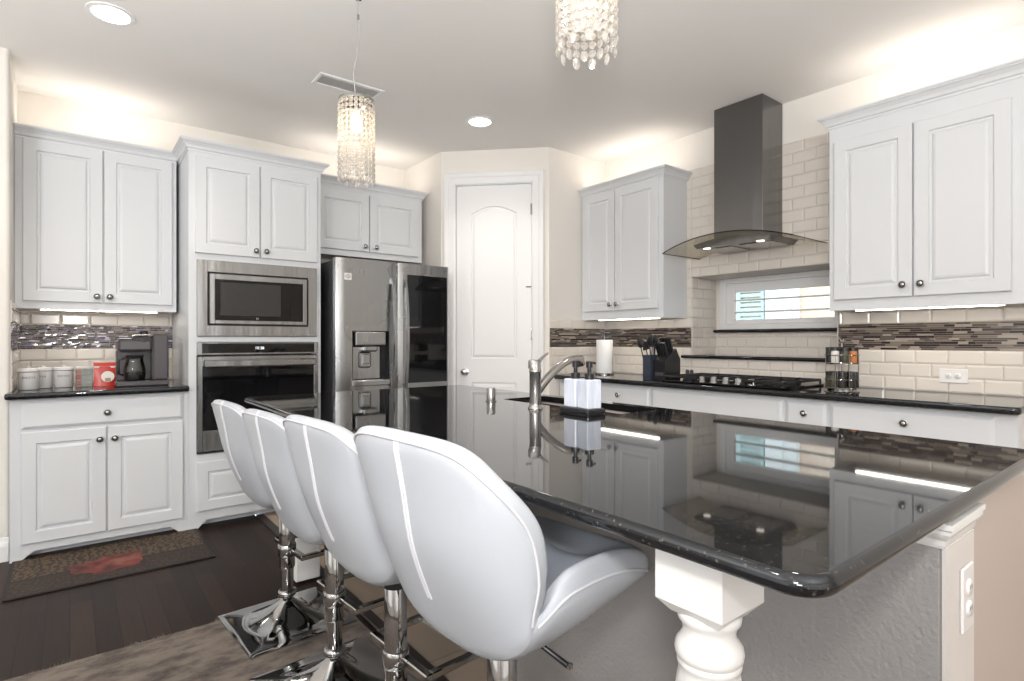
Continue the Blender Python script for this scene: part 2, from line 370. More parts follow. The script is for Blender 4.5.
def thing(name, label, cat, loc=(0, 0, 0), rz=0, group=None):
    o = bpy.data.objects.new(name, None); COL.objects.link(o); o.location = loc; o.rotation_euler = (0, 0, math.radians(rz))
    o.empty_display_size = .1; o['label'] = label; o['category'] = cat
    if group: o['group'] = group
    return o
def tag(o, label, cat, group=None):
    o['label'] = label; o['category'] = cat
    if group: o['group'] = group
    return o
def struct(name, mb, m, parent=None):
    o = mb.build(name, m, parent)
    if parent is None: o['kind'] = 'structure'
    return o
def copy_tree(o, parent=None):
    c = o.copy(); COL.objects.link(c)
    if parent: c.parent = parent
    for ch in list(o.children): copy_tree(ch, c)
    return c
def text_mesh(name, s, size, m, parent, mtx, depth=.0004, align='CENTER'):
    cu = bpy.data.curves.new(name, 'FONT'); cu.body = s; cu.size = size; cu.extrude = depth; cu.align_x = align; cu.align_y = 'CENTER'
    t = bpy.data.objects.new(name+'_tmp', cu); COL.objects.link(t)
    bpy.context.view_layer.update()
    me = bpy.data.meshes.new_from_object(t.evaluated_get(bpy.context.evaluated_depsgraph_get()))
    bpy.data.objects.remove(t); me.transform(mtx); me.materials.clear(); me.materials.append(M[m])
    o = bpy.data.objects.new(name, me); COL.objects.link(o); o.parent = parent; return o

# ------------------------------------------------------------------ room shell
XB, YA, CZ = 3.77, 4.75, 2.79
XN = 4.10                       # back of the window niche
NY0, NY1, NZ0, NZ1 = 1.499, 2.555, 1.085, 1.686
struct('floor', MB().box(-3.3, 1.0, -2.9, 4.75, -.05, 0), 'wood')
struct('floor_tile', MB().box(1.05, 4.1, -2.9, 4.75, -.05, -.001), 'floortile')['kind'] = 'structure'
struct('trim_1', MB().box(1.0, 1.05, -2.9, 4.11, -.05, .008, .004), 'reducer')
struct('ceiling', MB().box(-3.3, 4.2, -2.9, 4.95, CZ, CZ+.1), 'ceiling')
struct('wall_back', MB().box(-.259, 2.561, YA, YA+.1, 0, CZ), 'wall')
# left return and the wall beside the coffee cabinet (rounded drywall corner)
c = [( -.259, YA+.1), (-.359, YA+.1), (-.359, 4.21), (-3.3, 4.21), (-3.3, 4.11)]
r = .02
for k in range(6):
    a = -math.pi/2 + k/5*math.pi/2; c.append((-.259-r+r*math.cos(a), 4.11+r+r*math.sin(a)))
struct('wall_left', MB().prism(c, 0, CZ), 'wall')
struct('wall_west', MB().box(-3.4, -3.3, -2.9, 4.21, 0, CZ), 'wall')
struct('wall_south', MB().box(-3.4, 3.87, -3.0, -2.9, 0, CZ), 'wall')
wr = MB()
for y0, y1, z0, z1 in ((-2.9, NY0, 0, CZ), (NY1, 3.547, 0, CZ), (NY0, NY1, 0, NZ0), (NY0, NY1, NZ1, CZ)):
    wr.box(XB, XB+.1, y0, y1, z0, z1)
# niche lining behind the wall face; its back has the window opening
WY0, WY1, WZ0, WZ1 = 1.575, 2.475, 1.30, 1.66
wr.box(XB+.1, XN+.1, NY0-.08, NY0, NZ0-.1, NZ1+.1).box(XB+.1, XN+.1, NY1, NY1+.08, NZ0-.1, NZ1+.1)
wr.box(XB+.1, XN+.1, NY0, NY1, NZ1, NZ1+.1).box(XB+.1, XN+.1, NY0, NY1, NZ0-.1, NZ0)
wr.box(XN, XN+.1, NY0, WY0, NZ0, NZ1).box(XN, XN+.1, WY1, NY1, NZ0, NZ1).box(XN, XN+.1, WY0, WY1, NZ0, WZ0).box(XN, XN+.1, WY0, WY1, WZ1, NZ1)
wall_right = struct('wall_right', wr, 'wall')
struct('wall_pantry_right', MB().box(3.095, 3.87, 3.447, 3.547, 0, CZ), 'wall')
struct('wall_pantry_left', MB().box(2.461, 2.561, 4.101, YA, 0, CZ), 'wall')

# ---- pantry diagonal wall and door, local x along the wall from left corner to right corner, -y into the room
PA, PBc = Vector((2.461, 4.101, 0)), Vector((3.095, 3.447, 0)); PL = (PBc-PA).length; PR = math.degrees(math.atan2(PBc.y-PA.y, PBc.x-PA.x))
def at_diag(o): o.location = PA; o.rotation_euler = (0, 0, math.radians(PR)); return o
D0, D1, DZ = .125, .773, 2.505
at_diag(struct('wall_pantry', MB().box(0, D0, 0, .1, 0, CZ).box(D1, PL, 0, .1, 0, CZ).box(D0, D1, 0, .1, DZ, CZ), 'wall'))
cs = MB()
prof = [(0, 0), (0, .012), (.012, .016), (.05, .018), (.062, .024), (.09, .026), (.098, .020), (.098, 0)]   # distance from opening, height
for (d0, h0), (d1, h1) in zip(prof, prof[1:]):
    L0 = [(D0-d0+.0, -h0, 0), (D0-d0, -h0, DZ+d0), (D1+d0, -h0, DZ+d0), (D1+d0, -h0, 0)]
    L1 = [(D0-d1, -h1, 0), (D0-d1, -h1, DZ+d1), (D1+d1, -h1, DZ+d1), (D1+d1, -h1, 0)]
    cs.add(L0+L1, [(i, i+1, 5+i, 4+i) for i in range(3)])
cs.box(D0, D0+.004, 0, .1, 0, DZ).box(D1-.004, D1, 0, .1, 0, DZ).box(D0, D1, 0, .1, DZ-.004, DZ)
at_diag(struct('trim_2', cs, 'white2'))
def door_panel(mb, x0, x1, z0, z1, y, arch=0.0, bw=.022, dep=.010):
    """raised panel sunk in a door face lying at y (front is -y): groove ring then raised field"""
    def loop(i):
        pts = [(x0+i, z0+i), (x1-i, z0+i), (x1-i, z1-i)]
        if arch:
            n = 14
            for k in range(1, n):
                t = k/n; pts.append((x1-i-(x1-x0-2*i)*t, z1-i+arch*math.sin(math.pi*t)))
        pts.append((x0+i, z1-i)); return pts
    ds = [(0, 0), (bw*.25, dep), (bw*.7, dep), (bw, dep*.35), (bw*1.5, dep*.1)]
    rings = [[(p[0], y+d, p[1]) for p in loop(i)] for i, d in ds]
    n = len(rings[0]); vs = [p for rg in rings for p in rg]; fs = []
    for q in range(len(rings)-1):
        for k in range(n): fs.append((q*n+k, q*n+(k+1) % n, (q+1)*n+(k+1) % n, (q+1)*n+k))
    fs.append(tuple((len(rings)-1)*n+k for k in range(n)))
    mb.add(vs, fs); return loop(0)
def slab_with_panels(W, H, T, panels, x0=0, z0=0):
    """door slab, front at y=-T, whose face has recessed raised panels [(x0,x1,z0,z1,arch)] stacked vertically"""
    mb = MB(); e = .003
    X0, X1, Z0, Z1 = x0, x0+W, z0, z0+H; yf = -T
    ring = lambda i, y: [(X0+i, y, Z0+i), (X1-i, y, Z0+i), (X1-i, y, Z1-i), (X0+i, y, Z1-i)]
    mb.add(ring(0, 0)+ring(0, yf+e)+ring(e, yf), [(3, 2, 1, 0)]+[(k, (k+1) % 4, 4+(k+1) % 4, 4+k) for k in range(4)]+[(4+k, 4+(k+1) % 4, 8+(k+1) % 4, 8+k) for k in range(4)])
    xl, xr = panels[0][0], panels[0][1]
    q = lambda a, b, c_, d: mb.add([(a, yf, c_), (b, yf, c_), (b, yf, d), (a, yf, d)], [(0, 1, 2, 3)])
    q(X0+e, xl, Z0+e, Z1-e); q(xr, X1-e, Z0+e, Z1-e)
    zc = Z0+e
    for (a, b, c_, d, ar) in panels:
        q(xl, xr, zc, c_); zc = d
        lp = door_panel(mb, a, b, c_, d, yf, ar)
        if ar:   # fill above arch up to a flat line
            top = d+ar+.001; arc = [p for p in lp[2:]]
            vs = [(p[0], yf, p[1]) for p in arc]+[(p[0], yf, top) for p in arc]; n = len(arc)
            mb.add(vs, [(k, k+1, n+k+1, n+k) for k in range(n-1)]); zc = top
    q(xl, xr, zc, Z1-e)
    return mb
door = at_diag(struct('door_1', slab_with_panels(D1-D0-.012, DZ-.02, .035, [(D0+.13, D1-.13, .14, .85, 0), (D0+.13, D1-.13, 1.05, 2.262, .062)], D0+.006, .01), 'white2'))
for v in door.data.vertices: v.co.y += .045
dk = MB().lathe([(0.0, 0), (.030, .0), (.030, .006), (.011, .010), (.011, .032), (.024, .040), (.028, .052), (.022, .064), (0, .068)], (.205, -(-.010), .938), 'y', 24)
dk.build('door_handle', 'nickel', door)
for hz in (2.285, 1.25, .25):
    MB().lathe([(.006, -.045), (.006, .045)], (D1-.003, -.008, hz), 'z', 10).box(D1-.016, D1-.003, .004, .009, hz-.045, hz+.045).build('hinge', 'nickel', door)
MB().tube([(D1-.01, 0, 1.645), (D1-.035, -.03, 1.64), (D1-.05, -.032, 1.642)], .005, 8).build('hinge_stop', 'nickel', door)

bb = MB(); bb.prism([(4.11, 0), (4.095, 0), (4.095, .085), (4.098, .10), (4.104, .108), (4.106, .125), (4.11, .13)], -3.3, -.262, 'x')
struct('baseboard_left', bb, 'white2')

# ------------------------------------------------------------------ tile
TW, TH = .1535, .0762
def subway(mb, P, u0, u1, z0, z1, uo=0.0, zo=.917):
    """P(u, h, z) -> world point, h = height above the wall"""
    r0 = math.floor((z0-zo)/TH+1e-6); g = .0012; bv = .009
    for rI in range(r0, int(math.ceil((z1-zo)/TH))):
        a, b = max(z0, zo+rI*TH)+g, min(z1, zo+(rI+1)*TH)-g
        if b-a < .012: continue
        off = uo+(TW/2 if rI % 2 else 0); k0 = math.floor((u0-off)/TW)
        for k in range(k0, int(math.ceil((u1-off)/TW))):
            c0, c1 = max(u0, off+k*TW)+g, min(u1, off+(k+1)*TW)-g
            if c1-c0 < .006: continue
            bb_ = min(bv, (c1-c0)*.4, (b-a)*.4)
            vs = [P(c0, 0, a), P(c1, 0, a), P(c1, 0, b), P(c0, 0, b), P(c0, .0055, a), P(c1, .0055, a), P(c1, .0055, b), P(c0, .0055, b),
                  P(c0+bb_, .0085, a+bb_), P(c1-bb_, .0085, a+bb_), P(c1-bb_, .0085, b-bb_), P(c0+bb_, .0085, b-bb_)]
            mb.add(vs, [(0, 1, 5, 4), (1, 2, 6, 5), (2, 3, 7, 6), (3, 0, 4, 7), (4, 5, 9, 8), (5, 6, 10, 9), (6, 7, 11, 10), (7, 4, 8, 11), (8, 9, 10, 11)])
def mosaic(mb, P, u0, u1, z0, z1, LS=(.03, .045, .06, .08, .12), tilt=.0004):
    z = z0
    rows = []
    while z < z1-.006:
        h = random.choice((.0095, .0125, .0145)); h = min(h, z1-z); rows.append((z, z+h)); z += h
    for a, b in rows:
        u = u0-random.random()*.1
        while u < u1:
            L = random.choice(LS); c0, c1 = max(u0, u)+.0008, min(u1, u+L)-.0008; u += L
            if c1-c0 < .004: continue
            h = random.choice((.005, .0065, .008)); t = random.random()*.98+.01
            q = .0011
            vs = [P(c0, 0, a+q), P(c1, 0, a+q), P(c1, 0, b-q), P(c0, 0, b-q), P(c0, h+random.uniform(0, tilt), a+q), P(c1, h+random.uniform(0, tilt), a+q), P(c1, h+random.uniform(0, tilt), b-q), P(c0, h+random.uniform(0, tilt), b-q)]
            # a slight random tilt gives each glass strip its own glint
            mb.add(vs, [(0, 1, 5, 4), (1, 2, 6, 5), (2, 3, 7, 6), (3, 0, 4, 7), (4, 5, 6, 7)], tint=t)
PB_ = lambda u, h, z: (XB-.002-h, u, z)
MZ0, MZ1 = 1.1455, 1.3015
tb = MB(); gb = MB(); mb1 = MB()
CT = .917
for (u0, u1, z0, z1) in ((.3, NY0, CT, MZ0), (NY1, 3.445, CT, MZ0), (NY0, NY1, CT, NZ0-.02),
                         (.3, NY0, MZ1, 1.42), (NY1, 3.445, MZ1, 1.377), (1.405, NY0, 1.42, 2.515), (NY1, 2.60, 1.377, 2.515), (NY0, NY1, NZ1, 2.515)):
    subway(tb, PB_, u0, u1, z0, z1, .02)
    gb.box(XB-.0035, XB, u0, u1, z0, z1)
# niche: back wall below/around the window, the two cheeks, the head
subway(tb, lambda u, h, z: (XN-.002-h, u, z), NY0, NY1, NZ0, 1.262, .07)
subway(tb, lambda u, h, z: (u, NY1-.002-h, z), XB-.008, XN, NZ0, NZ1, XB-.008)
subway(tb, lambda u, h, z: (u, NY0+.002+h, z), XB-.008, XN, NZ0, NZ1, XB-.008)
gb.box(XN-.0035, XN, NY0, NY1, NZ0, 1.262).box(XB, XN, NY1-.0035, NY1, NZ0, NZ1).box(XB, XN, NY0, NY0+.0035, NZ0, NZ1)
# stub wall beside the pantry
PS_ = lambda u, h, z: (u, 3.447-.002-h, z)
subway(tb, PS_, 3.10, XB-.01, CT, MZ0, .05); subway(tb, PS_, 3.10, XB-.01, MZ1, 1.377, .05); gb.box(3.10, XB, 3.4435, 3.447, CT, 1.377)
tb.build('subway_tile_backsplash', 'tile', wall_right); gb.build('grout', 'grout', wall_right)
mosaic(mb1, PB_, .3, NY0, MZ0, MZ1); mosaic(mb1, PB_, NY1, 3.445, MZ0, MZ1); mosaic(mb1, PS_, 3.10, XB-.008, MZ0, MZ1)
mb1.box(XB-.003, XB-.001, .3, NY0, MZ0, MZ1, tint=.90).box(XB-.003, XB-.001, NY1, 3.445, MZ0, MZ1, tint=.90)
mb1.build('mosaic_tile_band', 'mosaic', wall_right)
# coffee nook
tb = MB(); gb = MB(); mb1 = MB()
wb = bpy.data.objects['wall_back']; PC_ = lambda u, h, z: (u, YA-.002-h, z); PW_ = lambda u, h, z: (-.257+h, u, z)
subway(tb, PC_, -.255, .586, CT, MZ0, .03); subway(tb, PC_, -.255, .586, MZ1, 1.42, .03); subway(tb, PW_, 4.13, YA-.01, CT, MZ0, .03); subway(tb, PW_, 4.13, YA-.01, MZ1, 1.42, .03)
gb.box(-.257, .586, YA-.0035, YA, CT, 1.42).box(-.259, -.2555, 4.13, YA, CT, 1.42)
mosaic(mb1, PC_, -.25, .586, MZ0, MZ1, (.012, .02, .03, .05), .0016); mosaic(mb1, PW_, 4.13, YA-.01, MZ0, MZ1, (.02, .03, .05), .0016)
tb.build('subway_tile_backsplash', 'tile', wb); gb.build('grout', 'grout', wb); mb1.build('mosaic_tile_band', 'mosaic_glint', wb)

# ------------------------------------------------------------------ window in the niche
wf = MB()
FY0, FY1, FZ0, FZ1 = 1.545, 2.50, 1.285, NZ1-.002
for (a0, a1, c0, c1) in ((FY0, FY0+.05, FZ0, FZ1), (FY1-.05, FY1, FZ0, FZ1), (FY0+.05, FY1-.05, FZ0, FZ0+.04), (FY0+.05, FY1-.05, FZ1-.04, FZ1)):
    wf.box(XN-.035, XN+.02, a0, a1, c0, c1, .004)
win = struct('window_1', wf, 'white2')
wi = MB()
IY0, IY1, IZ0, IZ1 = FY0+.05, FY1-.05, FZ0+.04, FZ1-.04
for (a0, a1, c0, c1) in ((IY0, IY0+.055, IZ0, IZ1), (IY1-.07, IY1, IZ0, IZ1), (IY0+.055, IY1-.07, IZ0, IZ0+.035), (IY0+.055, IY1-.07, IZ1-.07, IZ1)):
    wi.box(XN-.022, XN+.005, a0, a1, c0, c1, .004)
wi.build('shutter_frame', 'white2', win)
for z in (1.415, 1.508):
    pts = [(XN-.05, z+.006), (XN-.01, z+.010), (XN+.03, z+.006), (XN+.03, z-.001), (XN-.01, z-.004), (XN-.05, z+.002)]
    s_ = MB(); n = len(pts); vs = [(p[0], y, p[1]) for y in (IY0+.055, IY1-.07) for p in pts]
    s_.add(vs, [tuple(range(n)), tuple(range(2*n-1, n-1, -1))]+[(i, (i+1) % n, n+(i+1) % n, n+i) for i in range(n)]); s_.build('louver', 'white2', win)
MB().box(XN+.06, XN+.066, WY0, WY1, WZ0, WZ1).build('glass_pane', 'glass', win)
def stone(name, x0, x1, y0, y1, z0, z1, rad=.012, corner=.0, sides=8, corners=(1, 1, 1, 1)):
    """slab with bullnosed edge all round; corner = plan radius of the corners; corners order: x0y0,x1y0,x1y1,x0y1"""
    def outline(i):
        X0, X1, Y0, Y1 = x0+i, x1-i, y0+i, y1-i; pts = []
        for (cx, cy, sx_, sy_, a0, on) in ((X0, Y0, 1, 1, 180, corners[0]), (X1, Y0, -1, 1, 270, corners[1]), (X1, Y1, -1, -1, 0, corners[2]), (X0, Y1, 1, -1, 90, corners[3])):
            rc = max((corner if on else .004)-i, .0005); ox, oy = cx+sx_*rc, cy+sy_*rc
            for k in range(9): a = math.radians(a0+k*90/8); pts.append((ox+rc*math.cos(a), oy+rc*math.sin(a)))
        return pts
    rings = []; h = (z1-z0)
    for k in range(sides+1):
        a = -math.pi/2+math.pi*k/sides
        # semi-elliptic edge
        i = rad*(1-math.cos(a)); z = (z0+z1)/2+h/2*math.sin(a); rings.append([(p[0], p[1], z) for p in outline(i)])
    n = len(rings[0]); mb = MB(); vs = [p for q in rings for p in q]; fs = []
    for q in range(len(rings)-1):
        for k in range(n): fs.append((q*n+k, q*n+(k+1) % n, (q+1)*n+(k+1) % n, (q+1)*n+k))
    mb.add(vs, fs, True)
    mb.add([rings[0][k] for k in range(n)], [tuple(range(n-1, -1, -1))]); mb.add(rings[-1], [tuple(range(n))])
    return mb
struct('trim_3', stone('sill', XN-.06, XN+.0, NY0+.004, NY1-.012, 1.262, 1.285, .010), 'granite')
struct('trim_4', stone('ledge', XB-.035, XN-.012, NY0-.03, NY1+.075, NZ0-.021, NZ0+.004, .010), 'granite')

# outside: the neighbour's house
nb = thing('neighbour_house', 'brick house with teal shutter and white window seen through the kitchen window', 'house', (7.5, 3.6, 0))
MB().box(0, .3, -3.6, 4, -.3, 3.4).build('brick_wall', 'brick', nb)
MB().box(-.06, 0, -.15, .30, .6, 2.6, .01).box(-.08, -.06, -.13, -.09, .6, 2.6).box(-.08, -.06, .05, .08, .6, 2.6).box(-.085, -.058, -.127, .277, 1.62, 1.66).build('window_casing', 'siding', nb)
sh = MB().box(-.05, 0, .32, .36, .6, 2.6).box(-.05, 0, .66, .72, .6, 2.6)
for k in range(30): sh.box(-.045, -.01, .36, .66, .62+k*.066, .62+k*.066+.042)
sh.build('shutter', 'teal', nb)
struct('floor_outside', MB().box(4.3, 9, -1, 9, -.35, -.3), 'siding')

# ------------------------------------------------------------------ cabinets
# local frame: x along the front (left to right as seen), -y towards the room, z up
def knob(parent, x, y, z):
    k = MB().lathe([(0, .0), (.009, .0), (.006, .006), (.006, .013), (.015, .018), (.0195, .022), (.0195, .026), (.016, .0285), (.014, .0265), (.011, .0265), (.0090, .029), (0, .030)], (x, y, z), 'y', 20).build('knob', 'knob', parent)
    MB().lathe([(.0112, .0268), (.0145, .0290)], (x, y, z), 'y', 20).build('knob_ring', 'knob_dark', k)
    return k
def cab_door(parent, x0, x1, z0, z1, yb, kx=None, kz=None, name='door', T=.020, inset=None):
    ins = inset if inset is not None else min(.062, (x1-x0)*.2, (z1-z0)*.3)
    mb = slab_with_panels(x1-x0, z1-z0, T, [(x0+ins, x1-ins, z0+ins, z1-ins, 0)], x0, z0)
    mb.v = [(p[0], p[1]+yb, p[2]) for p in mb.v]
    d = mb.build(name, 'white', parent)
    if kx is not None: knob(d, kx, yb-T, kz)
    return d
def cab_drawer(parent, x0, x1, z0, z1, yb, knobs=(), T=.020):
    mb = MB(); e = .012; rg = lambda i, y: [(x0+i, yb+y, z0+i), (x1-i, yb+y, z0+i), (x1-i, yb+y, z1-i), (x0+i, yb+y, z1-i)]
    rs = [rg(0, 0), rg(0, -T*.5), rg(.004, -T*.62), rg(e, -T*.9), rg(e+.004, -T)]
    vs = [p for q in rs for p in q]; fs = [(3, 2, 1, 0), (16, 17, 18, 19)]
    for q in range(4): fs += [(q*4+k, q*4+(k+1) % 4, q*4+4+(k+1) % 4, q*4+4+k) for k in range(4)]
    mb.add(vs, fs); d = mb.build('drawer', 'white', parent)
    for kx, kz in knobs: knob(d, kx, yb-T, kz)
    return d
def crown(mb, W, D, z, h=.07, out=.05, L=1, R=1, back=0.0):
    pr = [(0, 0), (.10, 0), (.14, .16), (.30, .22), (.42, .45), (.70, .70), (.86, .74), (.90, .82), (1, .84), (1, 1), (0, 1)]
    rings = []
    for o, hh in pr:
        o *= out; q = [(-o*L, back), (-o*L, -D-o), (W+o*R, -D-o), (W+o*R, back)]
        rings.append([(p[0], p[1], z+hh*h) for p in q])
    for a, b in zip(rings, rings[1:]):
        mb.add(a+b, [(i, i+1, 5+i, 4+i) for i in range(3)])
    mb.add(rings[-1], [(0, 1, 2, 3)])
    return mb
def valance(mb, W, D, h=.09, foot=.045, rise=.045, gap=.10):
    mb.prism([(0, 0), (foot, 0), (gap, rise), (W-gap, rise), (W-foot, 0), (W, 0), (W, h), (0, h)], -D, -D+.02, 'y')
    return mb
def base_cabinet(name, label, loc, rz, W, D, drawers, doors, H=.8825, feet=True, group=None):
    t = thing(name, label, 'cabinet', loc, rz, group)
    b = MB().box(0, W, -D, -.001, .09, H)
    if feet: valance(b, W, D)
    b.box(0, .02, -D+.02, -.001, 0, .09).box(W-.02, W, -D+.02, -.001, 0, .09).box(.02, W-.02, -D+.09, -D+.10, 0, .09)
    b.build('body', 'white', t)
    for (x0, x1, z0, z1, kn) in drawers: cab_drawer(t, x0, x1, z0, z1, -D, kn)
    for (x0, x1, z0, z1, kx, kz) in doors: cab_door(t, x0, x1, z0, z1, -D, kx, kz)
    return t
def upper_cabinet(label, loc, rz, W, D, H, doors, crownh=.07, L=1, R=1, rail=True, name='wall_cabinet', out=.05):
    t = thing(name, label, 'cabinet', loc, rz)
    b = MB().box(0, W, -D+.02, -.001, .024, H-crownh).box(0, W, -D, -D+.02, 0, H-crownh).box(0, .018, -D+.02, -.001, 0, .024).box(W-.018, W, -D+.02, -.001, 0, .024)
    b.build('body', 'white', t)
    cr = MB(); crown(cr, W, D, H-crownh, crownh, out, L, R); cr.build('crown_moulding', 'white', t)
    for (x0, x1, z0, z1, kx, kz) in doors: cab_door(t, x0, x1, z0, z1, -D, kx, kz)
    return t
TOP_A, TOP_B = 2.472, 2.492
# coffee nook base: face (door fronts) at Y=4.03
x0 = -.259
base_cabinet('base_cabinet', 'white base cabinet under the coffee maker and canisters, one wide drawer over two doors', (x0+.003, YA, 0), 0, .8435, YA-4.05,
    [(.047, .812, .715, .868, [(.427, .785)])],
    [(.047, .421, .092, .698, .391, .632), (.430, .812, .092, .698, .462, .632)])
# upper over the coffee nook
upper_cabinet('white wall cabinet above the coffee maker, two tall doors', (x0+.002, YA, 1.392), 0, .826, YA-4.42, TOP_A-1.392,
    [(.037, .420, .045, 1.010, .391, .085), (.428, .800, .045, 1.010, .457, .085)], L=0, R=0)
# oven tower
TX0, TX1, TY = .588, 1.424, 4.05
tw = thing('oven_tower_cabinet', 'tall white cabinet that houses the microwave and wall oven', 'cabinet', (TX0, YA-.0, 0))
W = TX1-TX0; D = YA-TY
b = MB()
zs = TOP_A-.07
b.box(0, .02, -D, -.001, .09, zs).box(W-.02, W, -D, -.001, .09, zs).box(0, .02, -D+.02, -.001, 0, .09).box(W-.02, W, -D+.02, -.001, 0, .09).box(.02, W-.02, -.02, -.001, .09, zs)     # sides, back
for (a, c_) in ((.02, .048), (W-.048, W-.02)): b.box(a, c_, -D, -D+.02, .09, zs)
for (a, c_) in ((.09, .472), (1.192, 1.226), (1.718, zs)): b.box(.048, W-.048, -D, -D+.02, a, c_)
for a in (.452, 1.20, 1.72, zs-.02, .09): b.box(.02, W-.02, -D+.02, -.02, a, a+.018)
valance(b, W, D, .09, .05, .05, .10); b.box(.02, W-.02, -D+.09, -D+.10, 0, .09)
b.build('body', 'white', tw)
crown(MB(), W, D, zs, .07).build('crown_moulding', 'white', tw)
cab_door(tw, .035, .418, 1.758, 2.372, -D, .390, 1.80); cab_door(tw, .426, .806, 1.758, 2.372, -D, .455, 1.80)
cab_door(tw, .045, W-.045, .115, .425, -D, None, None, 'lower_panel')
# cabinet over the fridge, door fronts at Y=4.28
upper_cabinet('white wall cabinet above the refrigerator, two short doors', (TX1+.002, YA, 1.868), 0, 2.385-TX1, YA-4.30, TOP_A-1.868,
    [(.045, .472, .045, .50, .430, .085), (.480, .92, .045, .50, .525, .085)], L=0, R=1, out=.045)
# right wall: base run, local x = -Y
def bY(y): return (XB, y, 0)
runs = [(3.440, 3.06, 'corner base cabinet beside the pantry, single door'), (3.06, 2.50, 'white base cabinet under the paper towel and knife block'),
        (2.50, 1.56, 'white base cabinet under the gas cooktop with a plain top panel'), (1.56, 1.325, 'narrow white base cabinet under the spice rack'),
        (1.325, .556, 'white base cabinet at the right end of the back counter, below the wall outlet')]
for i, (ya, yb, lab) in enumerate(runs):
    W = ya-yb; D = XB-3.21; kk = [] if i in (0, 2) else [(W/2, .80)]
    if i == 4: drs, dos = [(.012, .690, .70, .862, [(.355, .80)])], [(.012, .348, .095, .69, .31, .62), (.354, .690, .095, .69, .39, .62)]
    elif i == 0: drs, dos = [(.01, W-.012, .70, .862, [])], [(.01, W-.012, .095, .69, W-.05, .62)]
    elif i == 3: drs, dos = [(.01, W-.01, .70, .862, kk)], [(.01, W-.01, .095, .69, W-.04, .62)]
    else: drs, dos = [(.012, W-.012, .70, .862, kk)], [(.012, W/2-.003, .095, .69, W/2-.04, .62), (W/2+.003, W-.012, .095, .69, W/2+.04, .62)]
    base_cabinet('base_cabinet', lab, bY(ya-.001), -90, W-.002, D, drs, dos, feet=False)
upper_cabinet('white wall cabinet left of the range hood, above the paper towel', (XB, 3.440, 1.372), -90, 3.440-2.592, XB-3.47, TOP_B-1.372,
    [(.040, .380, .070, 1.045, .348, .120), (.388, .808, .070, 1.045, .418, .120)], L=0, R=1)
upper_cabinet('white wall cabinet right of the range hood, above the wall outlet', (XB, 1.430, 1.372), -90, .882, XB-3.47, TOP_B-1.372,
    [(.030, .412, .060, .965, .376, .122), (.420, .806, .060, .965, .456, .122)], L=1, R=1)

# light bars under the wall cabinets
def led(label, loc, rz, L, dim=1.0):
    t = thing('under_cabinet_light', label, 'light', loc, rz)
    MB().box(0, L, -.035, .0, -.014, 0, .002).build('housing', 'white2', t)
    MB().box(.01, L-.01, -.031, -.004, -.017, -.0135).build('diffuser', 'ledbar', t)
led('light bar glowing under the wall cabinet above the coffee maker', (-.15, 4.49, 1.4035), 0, .62)
led('light bar glowing under the wall cabinet left of the range hood', (3.520, 3.27, 1.3845), -90, .62)
led('light bar glowing under the wall cabinet right of the range hood', (3.520, 1.31, 1.3845), -90, .66)

# ------------------------------------------------------------------ counters
tag(stone('c', -.275, .587, 3.997, YA-.001, .883, .916, .007, .012, corners=(1, 1, 0, 0)).build('countertop', 'granite'), 'short black granite countertop holding the coffee maker', 'countertop')
cb = stone('c', 3.148, XB-.001, .540, 3.444, .883, .916, .007, .03, corners=(1, 0, 0, 0))
tag(cb.build('countertop', 'granite'), 'long black granite countertop along the range wall', 'countertop')
# island top with sink opening (boolean-free: ring built around the hole)
IX0, IX1, IYa, IYb = .685, 1.995, .292, 3.085
SX0, SX1, SY0, SY1 = 1.655, 1.925, 1.46, 2.19
def island_top():
    mb = MB(); z0, z1, rad, sides, corner = .885, .914, .015, 10, .055
    def outline(i):
        pts = []
        for (cx, cy, sx_, sy_, a0) in ((IX0+i, IYa+i, 1, 1, 180), (IX1-i, IYa+i, -1, 1, 270), (IX1-i, IYb-i, -1, -1, 0), (IX0+i, IYb-i, 1, -1, 90)):
            rc = corner-i; ox, oy = cx+sx_*rc, cy+sy_*rc
            for k in range(13): a = math.radians(a0+k*90/12); pts.append((ox+rc*math.cos(a), oy+rc*math.sin(a)))
        return pts
    rings = []
    for k in range(sides+1):
        a = -math.pi/2+math.pi*k/sides; i = rad*(1-math.cos(a)); z = (z0+z1)/2+(z1-z0)/2*math.sin(a)
        rings.append([(p[0], p[1], z) for p in outline(i)])
    n = len(rings[0]); vs = [p for q in rings for p in q]; fs = []
    for q in range(len(rings)-1):
        for k in range(n): fs.append((q*n+k, q*n+(k+1) % n, (q+1)*n+(k+1) % n, (q+1)*n+k))
    mb.add(vs, fs, True)
    hole = []
    for (cx, cy, sx_, sy_, a0) in ((SX0, SY0, 1, 1, 180), (SX1, SY0, -1, 1, 270), (SX1, SY1, -1, -1, 0), (SX0, SY1, 1, -1, 90)):
        for k in range(13): a = math.radians(a0+k*90/12); hole.append((cx+sx_*.03+.03*math.cos(a), cy+sy_*.03+.03*math.sin(a)))
    for z, ring in ((z1, rings[-1]), (z0, rings[0])):
        h = [(p[0], p[1], z) for p in hole]
        mb.add(ring+h, [(k, (k+1) % n, n+(k+1) % n, n+k) for k in range(n)])
    mb.add([(p[0], p[1], z1) for p in hole]+[(p[0], p[1], z0) for p in hole], [(k, (k+1) % n, n+(k+1) % n, n+k) for k in range(n)])
    return mb
isl_top = tag(island_top().build('island_countertop', 'granite'), 'large polished black granite island countertop in front of the bar stools', 'countertop')
sk = thing('sink', 'stainless steel undermount sink behind the faucet on the island', 'sink', ((SX0+SX1)/2, (SY0+SY1)/2, .66))
hx, hy = (SX1-SX0)/2+.008, (SY1-SY0)/2+.008
